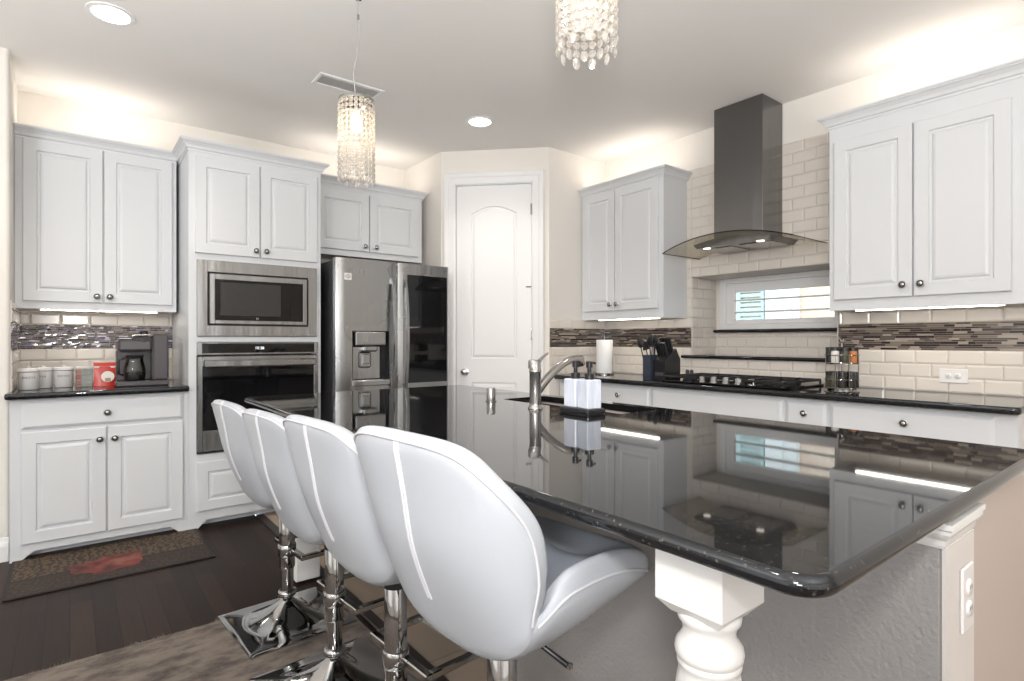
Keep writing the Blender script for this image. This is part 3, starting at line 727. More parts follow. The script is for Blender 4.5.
bs = MB().box(-hx-.003, -hx, -hy, hy, 0, .212).box(hx, hx+.003, -hy, hy, 0, .212).box(-hx, hx, -hy-.003, -hy, 0, .212).box(-hx, hx, hy, hy+.003, 0, .212).box(-hx, hx, -hy, hy, -.003, 0)
bs.box(-hx, hx, .0, .02, 0, .17); bs.build('basin', 'trimsteel', sk)
MB().lathe([(0, .004), (.03, .004), (.042, .001), (.045, 0)], (0, -.16, 0), 'z', 20).build('drain', 'chrome', sk)

# island body
isl = thing('kitchen_island', 'kitchen island base under the black granite top, textured half wall on its seating side', 'island', (1.402, .315, 0))
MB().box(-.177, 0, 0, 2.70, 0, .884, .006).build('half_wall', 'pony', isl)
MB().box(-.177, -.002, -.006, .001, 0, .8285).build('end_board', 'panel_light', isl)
# base cabinets facing the range, leave the sink space free
bx = MB(); X1_ = 1.955-1.402
bx.box(.001, X1_, .004, .03, 0, .884).box(.001, X1_, 2.67, 2.70, 0, .884).box(X1_-.02, X1_, .03, 2.67, .09, .884).box(.001, X1_-.02, .03, 2.67, .09, .11)
bx.build('end_panel', 'panel', isl)
for k in range(5):
    a = .06+k*.52; d = cab_door(isl, 0, .50, 0, .56, 0, .45 if k % 2 == 0 else .05, .52)
    d.location = (X1_, a, .12); d.rotation_euler = (0, 0, math.radians(90))
mo = MB()
pr = [(0, 0), (.004, 0), (.007, .006), (.009, .016), (.015, .022), (.020, .030), (.020, .036), (.024, .040), (.024, .050), (0, .050)]
for (o0, h0), (o1, h1) in zip(pr, pr[1:]):
    q = lambda o, h: [(-.177-o, 2.70, .8285+h), (-.177-o, -o*.85, .8285+h), (0+o*.6, -o*.85, .8285+h), (0+o*.6, .0, .8285+h)]
    mo.add(q(o0, h0)+q(o1, h1), [(i, i+1, 5+i, 4+i) for i in range(3)])
mo.build('cap_moulding', 'post', isl)
# island end outlet
def outlet_plate(label, loc, rz, w=.070, h=.115, horiz=False):
    t = thing('wall_outlet', label, 'outlet', loc, rz)
    if horiz: w, h = h, w
    MB().box(-w/2, w/2, -.006, 0, -h/2, h/2, .003).build('cover_plate', 'plastic', t)
    for s in (-1, 1):
        cx, cz = (s*.020, 0) if horiz else (0, s*.020)
        r_ = MB(); r_.lathe([(.0155, 0), (.0155, .008), (.014, .0095), (0, .0095)], (cx, 0, cz), 'y', 20); f = r_.build('receptacle', 'plastic', t)
        sl = MB()
        for q in (-.005, .005):
            if horiz: sl.box(cx-.004, cx+.004, -.0100, -.009, cz+q-.001, cz+q+.001)
            else: sl.box(cx+q-.001, cx+q+.001, -.0100, -.009, cz-.002, cz+.006)
        sl.build('slots', 'ink', f)
    return t
outlet_plate('white outlet on the end of the island half wall, below its moulding', (1.336, .3088, .714), 0, .072, .122)
outlet_plate('white horizontal outlet on the cream tile right of the spice rack', (XB-.0105, .918, 1.008), -90, .076, .128, True)

# turned posts under the overhang
def post(label, x, y):
    t = thing('island_post', label, 'post', (x, y, 0), 0, 'turned posts under the island overhang')
    s = .06
    b = MB(); b.box(-s, s, -s, s, .80, .884)
    # chamfered lower end of the top block
    q = lambda r_, z: [(-r_, -r_, z), (r_, -r_, z), (r_, r_, z), (-r_, r_, z)]
    b.add(q(s, .80)+q(s, .782)+q(.043, .762), [(k, (k+1) % 4, 4+(k+1) % 4, 4+k) for k in range(4)]+[(4+k, 4+(k+1) % 4, 8+(k+1) % 4, 8+k) for k in range(4)]+[(11, 10, 9, 8)])
    b.build('top_block', 'post', t)
    pr = [(.0, .770), (.047, .768), (.050, .760), (.049, .752), (.044, .746), (.0425, .742), (.041, .733), (.043, .724), (.048, .718), (.0525, .711), (.054, .702), (.0525, .694), (.049, .690), (.0505, .685), (.050, .680), (.0475, .677),
          (.048, .668), (.052, .645), (.057, .60), (.059, .55), (.055, .49), (.047, .44), (.041, .40), (.038, .385), (.046, .378), (.048, .368), (.046, .358), (.040, .352), (.046, .340), (0, .340)]
    MB().lathe(pr, n=36).build('turned_shaft', 'post', t)
    MB().box(-s, s, -s, s, .0125, .342, .004).build('bottom_block', 'post', t)
    return t
post('white turned post under the near corner of the island countertop', .812, .518)
post('white turned post half hidden behind the farthest bar stool pole', .93, 2.88)

# ------------------------------------------------------------------ microwave
mw = thing('microwave', 'built-in stainless microwave above the wall oven', 'microwave', (1.010, TY, 1.228))
MB().box(-.34, .34, .005, .42, .03, .46).build('case', 'fridge_side', mw)
fr = MB()
for (a, c_, d, e) in ((-.378, -.318, 0, .488), (.318, .378, 0, .488), (-.318, .318, 0, .070), (-.318, .318, .412, .488)): fr.box(a, c_, -.022, .0, d, e, .002)
fr.build('trim_kit', 'trimsteel', mw)
MB().box(-.318, .318, -.010, .0, .070, .412).build('gap', 'dark_gap', mw)
dr = MB()
for (a, c_, d, e) in ((-.308, -.276, .080, .402), (.280, .308, .080, .402), (-.276, .280, .080, .104), (-.276, .280, .366, .402)): dr.box(a, c_, -.030, -.010, d, e, .002)
dr.build('door', 'trimsteel', mw)
g = MB().box(-.276, .280, -.026, -.012, .104, .366).build('door_glass', 'blackglass', mw)
MB().box(-.245, .13, -.0275, -.026, .135, .350).build('window', 'screen', g)
MB().box(.205, .2062, -.0275, -.026, .104, .366).build('control_divider', 'dark_gap', g)
text_mesh('logo', 'LG', .014, 'plastic', g, Matrix.Translation((-.02, -.0275, .118)) @ Matrix.Rotation(math.pi/2, 4, 'X'))
# ------------------------------------------------------------------ oven
ov = thing('wall_oven', 'built-in black glass and stainless wall oven below the microwave', 'oven', (1.013, TY, .474))
MB().box(-.345, .345, .005, .55, .02, .70).build('case', 'fridge_side', ov)
fr = MB()
for (a, c_, d, e) in ((-.381, -.352, .634, .716), (.358, .382, .634, .716), (-.352, .358, .705, .716), (-.352, .358, .634, .645)): fr.box(a, c_, -.028, 0, d, e, .002)
fr.build('control_frame', 'trimsteel', ov)
p = MB().box(-.352, .358, -.025, 0, .645, .705).build('control_panel', 'blackglass', ov)
text_mesh('clock_display', '10:38', .026, 'digits', p, Matrix.Translation((-.01, -.0256, .675)) @ Matrix.Rotation(math.pi/2, 4, 'X'))
MB().box(-.381, .382, -.006, 0, .004, .630).build('gap', 'dark_gap', ov)
fr = MB()
for (a, c_, d, e) in ((-.378, -.350, .020, .624), (.352, .380, .020, .624), (-.350, .352, .020, .150), (-.350, .352, .560, .624)): fr.box(a, c_, -.034, -.006, d, e, .003)
d_ = fr.build('oven_door', 'trimsteel', ov)
MB().box(-.350, .352, -.030, -.008, .150, .560).build('door_glass', 'blackglass', d_)
MB().box(-.346, .352, -.085, -.064, .556, .600, .006).box(-.33, -.30, -.066, -.034, .566, .590).box(.305, .335, -.066, -.034, .566, .590).build('handle', 'trimsteel', d_)

# ------------------------------------------------------------------ refrigerator (front Y=3.85)
fg = thing('refrigerator', 'stainless french door refrigerator with water dispenser and dark glass panel', 'refrigerator', (1.924, 3.85, 0))
FW = .461
MB().box(-FW, FW, .075, .88, .03, 1.77).box(-FW+.02, FW-.02, .10, .80, 0, .03).build('case', 'fridge_side', fg)
def rdoor(x0, x1, z0, z1, hole=None, name='door'):
    """slightly bowed steel door with rounded edges; hole = rectangle left open"""
    mb = MB(); xs = sorted(set([x0+(x1-x0)*k/12 for k in range(13)]+([hole[0], hole[1]] if hole else [])))
    zs_ = [z0, z1] if not hole else [z0, hole[2], hole[3], z1]
    cx, hw = (x0+x1)/2, (x1-x0)/2
    def fy(x):
        u = abs(x-cx)/hw; return -.004*(1-u*u)+(.012*((u-.94)/.06)**2 if u > .94 else 0)
    for a, b_ in zip(xs, xs[1:]):
        for c0, c1 in zip(zs_, zs_[1:]):
            if hole and a >= hole[0]-1e-6 and b_ <= hole[1]+1e-6 and abs(c0-hole[2]) < 1e-6: continue
            mb.add([(a, fy(a), c0), (b_, fy(b_), c0), (b_, fy(b_), c1), (a, fy(a), c1)], [(0, 1, 2, 3)], True)
    rim = [(x0, c) for c in (z0, z1)]
    mb.add([(x0, fy(x0), z0), (x0, .065, z0), (x0, .065, z1), (x0, fy(x0), z1)], [(0, 1, 2, 3)])
    mb.add([(x1, fy(x1), z0), (x1, .065, z0), (x1, .065, z1), (x1, fy(x1), z1)], [(0, 1, 2, 3)])
    for z in (z0, z1):
        n = len(xs); mb.add([(x, fy(x), z) for x in xs]+[(x, .065, z) for x in xs], [(k, k+1, n+k+1, n+k) for k in range(n-1)])
    mb.add([(x0, .065, z0), (x1, .065, z0), (x1, .065, z1), (x0, .065, z1)], [(0, 1, 2, 3)])
    return mb
gx = .013
dl = rdoor(-FW, gx-.003, .70, 1.785, (-.346, -.061, .90, 1.27)).build('left_door', 'steel', fg)
bmx = [v for v in dl.data.vertices]
d2 = rdoor(gx+.003, FW, .70, 1.785, (.088, .442, .877, 1.700)).build('right_door', 'steel', fg)
# merge doubles for smooth bow
import bmesh
for o in (dl, d2):
    bm = bmesh.new(); bm.from_mesh(o.data); bmesh.ops.remove_doubles(bm, verts=bm.verts, dist=1e-5); [setattr(e, 'smooth', False) for e in bm.edges if len(e.link_faces) == 2 and e.calc_face_angle(0) > .5]; bm.to_mesh(o.data); bm.free()
for z0, z1, nm in ((.06, .37, 'freezer_drawer'), (.38, .69, 'freezer_drawer')):
    f = rdoor(-FW, FW, z0, z1).build(nm, 'steel', fg)
    MB().tube([(-.36, -.002, z1-.07), (-.35, -.05, z1-.07), (.35, -.05, z1-.07), (.36, -.002, z1-.07)], .012, 10).build('handle', 'trimsteel', f)
MB().box(.088, .442, -.003, .006, .877, 1.700, .002).build('glass_panel', 'blackglass', d2)
# dispenser
dp = MB(); dp.box(-.346, -.061, .055, .062, .90, 1.27).box(-.346, -.340, .0, .06, .90, 1.27).box(-.067, -.061, .0, .06, .90, 1.27).box(-.34, -.067, 0, .06, 1.264, 1.27)
disp = dp.build('dispenser', 'black', dl)
MB().box(-.330, -.110, .040, .055, .915, 1.16, .01).build('back_plate', 'trimsteel', disp)
MB().box(-.322, -.090, -.012, .045, 1.165, 1.262, .006).build('control_housing', 'steel', disp)
MB().box(-.262, -.150, -.008, .050, 1.118, 1.165, .012).build('nozzle', 'trimsteel', disp)
MB().box(-.280, -.190, .016, .045, 1.00, 1.118, .012).box(-.262, -.208, .008, .02, 1.03, 1.10, .004).build('paddle', 'trimsteel', disp)
MB().box(-.350, -.058, -.022, .055, .872, .915, .006).build('drip_tray', 'trimsteel', disp)
for sx_, par in ((-.038, dl), (.062, d2)):
    pts = []; 
    for k in range(25):
        t = k/24; z = .80+t*.86; pts.append((sx_, -.020-.044*math.sin(math.pi*t)**.7, z))
    mb = MB()
    n = len(pts); w_, th = .013, .010; vs = []
    for (x, y, z) in pts: vs += [(x-w_, y+th*.3, z), (x-w_*.7, y-th, z), (x+w_*.7, y-th, z), (x+w_, y+th*.3, z), (x+w_*.6, y+th, z), (x-w_*.6, y+th, z)]
    fs = [(k*6+i, k*6+(i+1) % 6, k*6+6+(i+1) % 6, k*6+6+i) for k in range(n-1) for i in range(6)]+[tuple(range(5, -1, -1)), tuple((n-1)*6+i for i in range(6))]
    mb.add(vs, fs, True); mb.box(sx_-.010, sx_+.010, -.022, .004, .80, .84).box(sx_-.010, sx_+.010, -.022, .004, 1.62, 1.66)
    mb.build('handle', 'trimsteel', par)
st = MB().box(-.405, -.352, -.0062, -.0045, 1.630, 1.678).build('sticker', 'plastic', dl)
lg = MB(); lg.tube([(-.376+.012*math.cos(a), -.0068, 1.654+.012*math.sin(a)) for a in [math.pi*2*k/20 for k in range(20)]], .0017, 6, True)
lg.box(-.3775, -.3755, -.0075, -.0064, 1.648, 1.660).box(-.3775, -.371, -.0075, -.0064, 1.648, 1.650).box(-.399, -.397, -.0075, -.0064, 1.648, 1.66); lg.build('logo', 'ink', st)

# ------------------------------------------------------------------ range hood
hd = thing('range_hood', 'black stainless chimney range hood with curved glass canopy', 'range hood', (XB-.011, 2.020, 1.80), -90)
# local: x = left to right (-Y), y=0 at wall, -y toward the room; centre x=0
ch = MB(); ch.box(-.173, .173, -.262, 0, .085, CZ-1.80-.001, .002); ch.build('chimney', 'steel_dark', hd)
def arcz(x): return .012+.078*(1-(x/.457)**2)
gl = MB(); N = 28; vs = []
def ypl(x): return -.485+.03*(abs(x)/.457)**3
for k in range(N+1):
    x = -.457+.914*k/N
    for (yy) in (0, ypl(x)):
        vs += [(x, yy, arcz(x)), (x, yy, arcz(x)+.006)]
fs = []
for k in range(N):
    a, b_ = k*4, k*4+4
    fs += [(a, b_, b_+2, a+2), (a+1, a+3, b_+3, b_+1), (a+2, b_+2, b_+3, a+3), (a, a+1, b_+1, b_)]
fs += [(0, 2, 3, 1), (N*4, N*4+1, N*4+3, N*4+2)]
gl.add(vs, fs); can = gl.build('glass_canopy', 'hoodglass', hd)
eg = MB(); eg.tube([(-.457+.914*k/N, ypl(-.457+.914*k/N)-.001, arcz(-.457+.914*k/N)+.003) for k in range(N+1)], .0035, 6)
eg.tube([(-.457, -.002, arcz(.457)+.003), (-.457, ypl(.457), arcz(.457)+.003)], .0028, 6); eg.tube([(.457, -.002, arcz(.457)+.003), (.457, ypl(.457), arcz(.457)+.003)], .0028, 6)
eg.build('canopy_edge', 'blackglass', can)
hb = MB(); n = 16; xs = [-.278+.556*k/n for k in range(n+1)]
pts = [(x, arcz(x)-.001) for x in xs]
poly = pts+[(.25, .032), (-.25, .032)]
hb.prism(poly, -.350, -.001, 'y'); hb.build('hood_body', 'steel_dark', hd)
for s in (-1, 1): MB().box(s*.135-.105, s*.135+.105, -.29, -.04, .027, .033, .002).build('grease_filter', 'nickel', hd)
for s in (-1, 1):
    MB().lathe([(.024, 0), (.024, .004), (0, .004)], (s*.19, -.320, .028), 'z', 18).build('lamp', 'hoodlamp', hd)

# ------------------------------------------------------------------ cooktop
ck = thing('gas_cooktop', 'black gas cooktop with five chrome knobs under the range hood', 'cooktop', (3.47, 1.995, .9165), -90)
MB().box(-.43, .43, -.25, .25, 0, .012, .004).build('glass_base', 'blackglass', ck)
for i in range(5):
    kx = -.10+.085*i-.04
    MB().lathe([(0.0, .034), (.017, .034), (.020, .030), (.021, .006), (.026, .002), (.026, 0)], (kx, -.205, .012), 'z', 20).box(kx-.004, kx+.004, -.225, -.185, .040, .050, .002).build('knob', 'chrome', ck)
for gx0, gx1, yf in ((-.42, -.16, -.235), (-.15, .15, -.16), (.16, .42, -.235)):
    gr = MB(); a0 = .030; t_ = .010
    yb_ = .235
    for x in (gx0, gx1-t_): gr.box(x, x+t_, yf, yb_, a0, a0+.014, .002)
    for y in (yf, yb_-t_, (yf+yb_)/2-.005): gr.box(gx0, gx1, y, y+t_, a0, a0+.014, .002)
    xm = (gx0+gx1)/2; gr.box(xm-.005, xm+.005, yf, yb_, a0, a0+.016, .002)
    for x in (gx0, gx1-t_):
        for y in (yf, yb_-t_): gr.box(x, x+t_, y, y+t_, .012, a0)
    gr.build('grate', 'iron', ck)
for bx_, by_ in ((-.30, -.11), (-.30, .12), (0, .04), (.30, -.11), (.30, .12)):
    MB().lathe([(.045, .012), (.045, .018), (.034, .020), (.034, .026), (0, .028)], (bx_, by_, 0), 'z', 20).build('burner', 'iron', ck)

# ------------------------------------------------------------------ objects on the back counter
CZ0 = .9168
pt = thing('paper_towel_roll', 'white paper towel roll standing on the back counter near the pantry', 'paper towel', (3.52, 3.225, CZ0))
MB().lathe([(.02, .012), (.066, .012), (.068, .016), (.068, .285), (.066, .289), (.02, .289), (.02, .012)], n=36).build('paper_roll', 'paper', pt)
MB().lathe([(0, 0), (.080, 0), (.080, .008), (.006, .011), (.005, .33), (.010, .338), (.010, .348), (0, .354)], n=24).build('holder', 'nickel', pt)
ub = thing('utensil_holder', 'blue grey utensil box full of black cooking utensils left of the knife block', 'utensil holder', (3.36, 2.622, CZ0), -90)
MB().box(-.035, .035, -.05, .05, 0, .006).box(-.035, -.032, -.05, .05, .006, .178).box(.032, .035, -.05, .05, .006, .178).box(-.032, .032, -.05, -.047, .006, .178).box(-.032, .032, .047, .05, .006, .178).box(-.048, -.034, -.012, .012, .07, .13, .003).build('box', 'navy', ub)
ut = [(-.024, -.02, -10, 6, .27, 'spoon'), (-.008, .02, -5, 0, .29, 'ladle'), (.006, -.01, 0, -5, .28, 'turner'), (.018, .02, 4, 4, .30, 'spoon'), (.0, .03, 1, 0, .285, 'ladle'), (-.018, .03, -15, 0, .25, 'turner')]
for x, y, ax, ay, L, kd in ut:
    m_ = MB(); m_.tube([(0, 0, 0), (0, 0, L*.78)], .0042, 8)
    if kd == 'turner': m_.box(-.030, .030, -.002, .002, L*.74, L, .002)
    else:
        i0 = len(m_.v); m_.lathe([(0, -.036), (.018, -.028), (.027, -.010), (.027, .010), (.018, .028), (0, .036)], (0, 0, 0), 'z', 14); m_.xf(Matrix.Translation((0, 0, L*.86)) @ Matrix.Diagonal((1, .4, 1, 1)), i0)
    m_.xf(Matrix.Translation((x, y, .034)) @ Matrix.Rotation(math.radians(ax), 4, 'Y') @ Matrix.Rotation(math.radians(ay), 4, 'X'))
    o = m_.build('cooking_utensil', 'black'); o.matrix_world = ub.matrix_basis.copy()
    tag(o, 'black cooking utensil standing in the blue grey utensil box', 'utensil', 'utensils in the box')
kb = thing('knife_block', 'black knife block with knives between the utensil box and cooktop', 'knife block', (3.44, 2.532, CZ0), -90)
MB().prism([(-.10, 0), (.08, 0), (.08, .15), (.03, .225), (-.10, .14)], -.050, .050, 'x').build('block', 'black', kb)
MB().box(-.035, .035, -.1013, -.1, .03, .055).build('label_plate', 'maker', kb)
for i in range(8):
    x = -.036+.024*(i % 4); row = i//4; y = -.055+.055*row; z = .17+.036*row
    m_ = MB().box(-.008, .008, -.012, .012, -.03, .105, .004); m_.xf(Matrix.Translation((x, y, z)) @ Matrix.Rotation(math.radians(22), 4, 'X'))
    o = m_.build('kitchen_knife', 'black'); o.matrix_world = kb.matrix_basis.copy(); tag(o, 'black handled knife in the knife block', 'knife', 'knives in the block')
sp = thing('salt_cellar', 'small dark blue cruet set at the left end of the cooktop', 'condiment set', (3.62, 2.472, CZ0), -90)
MB().box(-.035, .035, -.02, .02, 0, .012, .002).build('tray', 'navy', sp)
for s in (-1, 1): MB().lathe([(.014, .012), (.016, .03), (.013, .045), (.015, .055), (.010, .066), (0, .068)], (s*.018, 0, 0), 'z', 14).build('shaker', 'navy', sp)

# spice rack carousel
sr = thing('spice_rack', 'chrome two tier carousel spice rack of black lidded jars at the right of the cooktop', 'spice rack', (3.50, 1.375, CZ0))
rk = MB(); rk.lathe([(0, 0), (.075, 0), (.075, .006), (0, .008)], n=28)
rk.tube([(0, 0, 0), (0, 0, .285)], .004, 8)
for zz in (.012, .060, .155, .200):
    rk.tube([(.088*math.cos(a), .088*math.sin(a), zz) for a in [2*math.pi*k/28 for k in range(28)]], .0025, 6, True)
for k in range(8):
    a = 2*math.pi*k/8; rk.tube([(.088*math.cos(a), .088*math.sin(a), .01), (.088*math.cos(a), .088*math.sin(a), .2)], .002, 6)
rk.tube([(.02*math.cos(a), .02*math.sin(a)*.4, .285+.018*math.sin(a)+.0) for a in [2*math.pi*k/16 for k in range(16)]], .0025, 6, True)
rk.lathe([(0, .148), (.085, .148), (.085, .152), (0, .152)], n=28)
rk.build('rack', 'chrome', sr)
fills = ['spice_dark', 'spice_green', 'spice_dark', 'spice_dark', 'spice_dark', 'spice_dark', 'spice_green', 'spice_dark']
lab = {'spice_dark': 'dark', 'spice_green': 'green', 'spice_white': 'white', 'spice_orange': 'orange'}
for tier, zz in ((0, .014), (1, .155)):
    for k in range(8):
        a = 2*math.pi*(k+.5)/8+.2*tier; f = fills[(k*3+tier*2) % 8]
        if tier == 1 and math.cos(a-math.radians(275)) > .93: f = 'spice_orange'
        if tier == 1 and math.cos(a-math.radians(165)) > .92: f = 'spice_white'
        j = thing('spice_jar', f'small black lidded jar of {lab[f]} spice on the {"upper" if tier else "lower"} tier of the rack', 'jar', (3.50+.063*math.cos(a), 1.375+.063*math.sin(a), CZ0+zz), 0, f'{lab[f]} spice jars on the {"upper" if tier else "lower"} tier')
        MB().lathe([(.020, 0), (.021, .003), (.021, .064), (.018, .070), (0, .070)], n=16).build('glass', f, j)
        MB().lathe([(.021, .070), (.0215, .088), (.020, .090), (0, .090)], n=16).build('lid', 'black', j)

# ------------------------------------------------------------------ coffee nook objects
def canister(x, y, word, label, r=.047, h=.105):
    t = thing('canister', label, 'canister', (x, y, CZ0), 0)
    MB().lathe([(0, 0), (r-.003, 0), (r, .003), (r, h), (r-.004, h), (0, h)], n=32).build('jar', 'ceramic', t)
    MB().lathe([(0, h), (r+.002, h), (r+.002, h+.012), (r-.004, h+.018), (.012, h+.020), (.012, h+.028), (0, h+.030)], n=32).build('lid', 'ceramic', t)
    MB().lathe([(r+.0005, h-.004), (r+.0012, h-.001)], n=32).build('lid_band', 'nickel', t)
    # lettering wrapped around the front
    ang0 = math.atan2(-y, -x); cw = .0105
    for i, chh in enumerate(word):
        a = ang0+(i-(len(word)-1)/2)*cw/r
        mt = Matrix.Translation(((r+.0006)*math.cos(a), (r+.0006)*math.sin(a), h*.66)) @ Matrix.Rotation(a+math.pi/2, 4, 'Z') @ Matrix.Rotation(math.pi/2, 4, 'X')
        text_mesh('letter', chh, .015, 'ink', t, mt)
canister(-.188, 4.275, 'SWEETS', 'white lidded canister with lettering, nearest the left wall')
canister(-.128, 4.370, 'TEA', 'white lidded canister with short lettering, behind and between the other two')
canister(-.030, 4.365, 'COFFEE', 'white lidded canister with lettering, beside the clear snack box')
sb = thing('snack_box', 'clear box with red and grey wrapped snacks between canister and red bag', 'snack box', (.070, 4.385, CZ0))
MB().box(-.042, .042, -.04, .04, 0, .004).box(-.042, -.040, -.04, .04, .004, .115).box(.040, .042, -.04, .04, .004, .115).box(-.04, .04, -.04, -.038, .004, .115).box(-.04, .04, .038, .04, .004, .115).build('box', 'glass', sb)
MB().box(-.044, .044, -.042, .042, .115, .121, .002).build('lid', 'ceramic', sb)
for i in range(9):
    x, y, z = -.026+.026*(i % 3), -.02+.02*((i//3) % 2), .006+.034*(i//3)
    m_ = MB().box(-.016, .016, -.010, .010, 0, .030, .004); o = m_.build('wrapped_snack', 'snack_red' if i % 3 == 0 else 'snack_grey')
    o.location = (.070+x, 4.385+y, CZ0+z); o.rotation_euler = (0, 0, .3*math.sin(i*2.1))
    cl = 'red' if i % 3 == 0 else 'grey'; tag(o, f'{cl} wrapped snack inside the clear box', 'snack', f'{cl} snacks in the box')
bg = thing('coffee_bag', 'red foil bag with cream picture patch left of the coffee maker', 'bag', (.172, 4.36, CZ0))
W_, Hh = .058, .145; m_ = MB(); vs = []; n = 10
for k in range(n+1):
    t = k/n; dd = .030*(1-t)**.6+.002; ww = W_*(1-.06*math.sin(math.pi*t)); z = Hh*t
    vs += [(-ww, -dd*.5, z), (-ww*.4, -dd, z), (ww*.4, -dd, z), (ww, -dd*.5, z), (ww, dd*.5, z), (ww*.4, dd, z), (-ww*.4, dd, z), (-ww, dd*.5, z)]
fs = [(k*8+i, k*8+(i+1) % 8, k*8+8+(i+1) % 8, k*8+8+i) for k in range(n) for i in range(8)]+[tuple(range(7, -1, -1)), tuple(n*8+i for i in range(8))]
m_.add(vs, fs, True); m_.build('pouch', 'red', bg)
MB().lathe([(0, 0), (.034, 0), (.034, .001), (0, .001)], (.014, -.0315, .058), 'y', 24).xf(Matrix.Translation((0, -.002, .0))).build('picture_patch', 'spice_white', bg)
MB().box(.0, .03, -.0355, -.034, .028, .050, .001).build('cookie_picture', 'cookie', bg)
MB().box(-.054, .054, -.012, -.006, .112, .122).build('cream_band', 'spice_white', bg)

cm = thing('coffee_maker', 'charcoal dual coffee maker with glass carafe in the corner by the oven tower', 'coffee maker', (.365, 4.30, CZ0))
# local: footprint x -.135..+.135, y -.14..+.14
cbm = MB()
cbm.box(-.145, .135, -.125, .14, 0, .030, .006)           # base
cbm.box(.045, .135, -.10, .14, .03, .325, .012)           # water tower at right
cbm.box(-.135, .05, .03, .14, .03, .22, .006)             # rear column
cbm.box(-.135, .045, -.105, .14, .215, .29, .014)         # brew head
cbm.build('body', 'maker', cm)
MB().lathe([(0, 0), (.052, 0), (.062, .055), (.064, .075), (.058, .080), (0, .082)], (.0, -.045, .225), 'z', 28).build('pod_head', 'maker', cm)
MB().lathe([(.064, .0), (.066, .006), (.058, .013), (0, .017)], (.0, -.045, .306), 'z', 28).build('chrome_lid', 'chrome', cm)
MB().box(-.133, -.06, -.10, .06, .29, .300, .004).build('silver_lid', 'nickel', cm)
MB().tube([(-.015, -.105, .325), (-.015, -.115, .340), (.015, -.115, .340), (.015, -.105, .325)], .008, 8).build('lid_handle', 'black', cm)
cf = MB().lathe([(0, .032), (.050, .032), (.058, .05), (.060, .10), (.050, .14), (.044, .165), (.047, .175)], (-.045, -.045, 0), 'z', 28).build('carafe', 'glass', cm)
MB().lathe([(0, .034), (.047, .034), (.055, .05), (.056, .085), (0, .085)], (-.045, -.045, 0), 'z', 24).build('coffee', 'spice_dark', cf)
MB().lathe([(.047, .175), (.050, .178), (.050, .19), (0, .194)], (-.045, -.045, 0), 'z', 24).tube([(-.105, -.075, .172), (-.130, -.09, .165), (-.130, -.09, .08), (-.108, -.078, .07)], .007, 8).build('carafe_handle', 'black', cf)

# ------------------------------------------------------------------ faucet and soap on the island
fz = .9142
fc = thing('faucet', 'brushed nickel pull-out faucet on the island beside the sink', 'faucet', (1.535, 1.795, fz))
MB().lathe([(0, 0), (.031, 0), (.031, .006), (.026, .010), (.025, .020), (.0245, .150), (.026, .153), (.026, .160), (.0235, .165), (.0225, .196), (.018, .202), (0, .203)], n=32).build('body', 'nickel', fc)
pts = []; rr = []
for k in range(20):
    t = k/19; x = .012+.262*t; z = .070+.135*math.sin(min(1, t*1.02)*math.pi*.54)**.9; pts.append((x, 0, z)); rr.append(.0155+.003*(1-t))
sp_ = MB().tube(pts, rr, 14); sp_.build('spout', 'nickel', fc)
MB().tube([(.215, 0, .200), (.245, 0, .202), (.268, 0, .190), (.276, 0, .176)], [.0155, .017, .0175, .016], 14).build('spray_head', 'nickel', fc)
MB().tube([(.240, 0, .186), (.255, 0, .174)], .012, 12).build('spray_button', 'black', fc)
MB().tube([(.004, 0, .188), (.022, 0, .200), (.045, .0, .218), (.070, 0, .232)], [.012, .009, .006, .0045], 12).build('lever', 'nickel', fc)
MB().lathe([(0.0, .160), (.0245, .160), (.0245, .190), (.020, .197), (0, .198)], (-.004, .004, 0.008), 'z', 24).build('cap', 'nickel', fc)
sa = thing('air_gap', 'short brushed nickel cap on the island left of the faucet', 'sink fitting', (1.56, 2.145, fz))
MB().lathe([(0, 0), (.026, 0), (.026, .004), (.021, .006), (.021, .056), (.017, .063), (0, .064)], n=28).build('cap', 'nickel', sa)
tr = thing('soap_tray', 'black rectangular tray under the two white soap bottles', 'tray', (1.590, 1.575, fz))
MB().box(-.050, .050, -.080, .080, .004, .022, .004).box(-.045, .045, -.074, .074, 0, .005).build('tray', 'black', tr)
def soap(x, y, label, rz):
    t = thing('soap_bottle', label, 'soap dispenser', (x, y, fz+.0222), rz, 'white soap bottles on the tray')
    MB().box(-.034, .034, -.034, .034, 0, .112, .004).build('bottle', 'marble', t)
    MB().lathe([(.019, .112), (.019, .134), (.008, .136), (.008, .156), (.013, .158), (.013, .182), (0, .184)], n=18).build('pump_collar', 'black', t)
    MB().tube([(0, 0, .176), (.018, 0, .177), (.029, 0, .174)], .0045, 8).build('nozzle', 'black', t)
soap(1.592, 1.614, 'white marbled soap bottle with black pump, nearer the faucet', 0)
soap(1.592, 1.538, 'white marbled soap bottle with black pump, farther right of the faucet', -10)

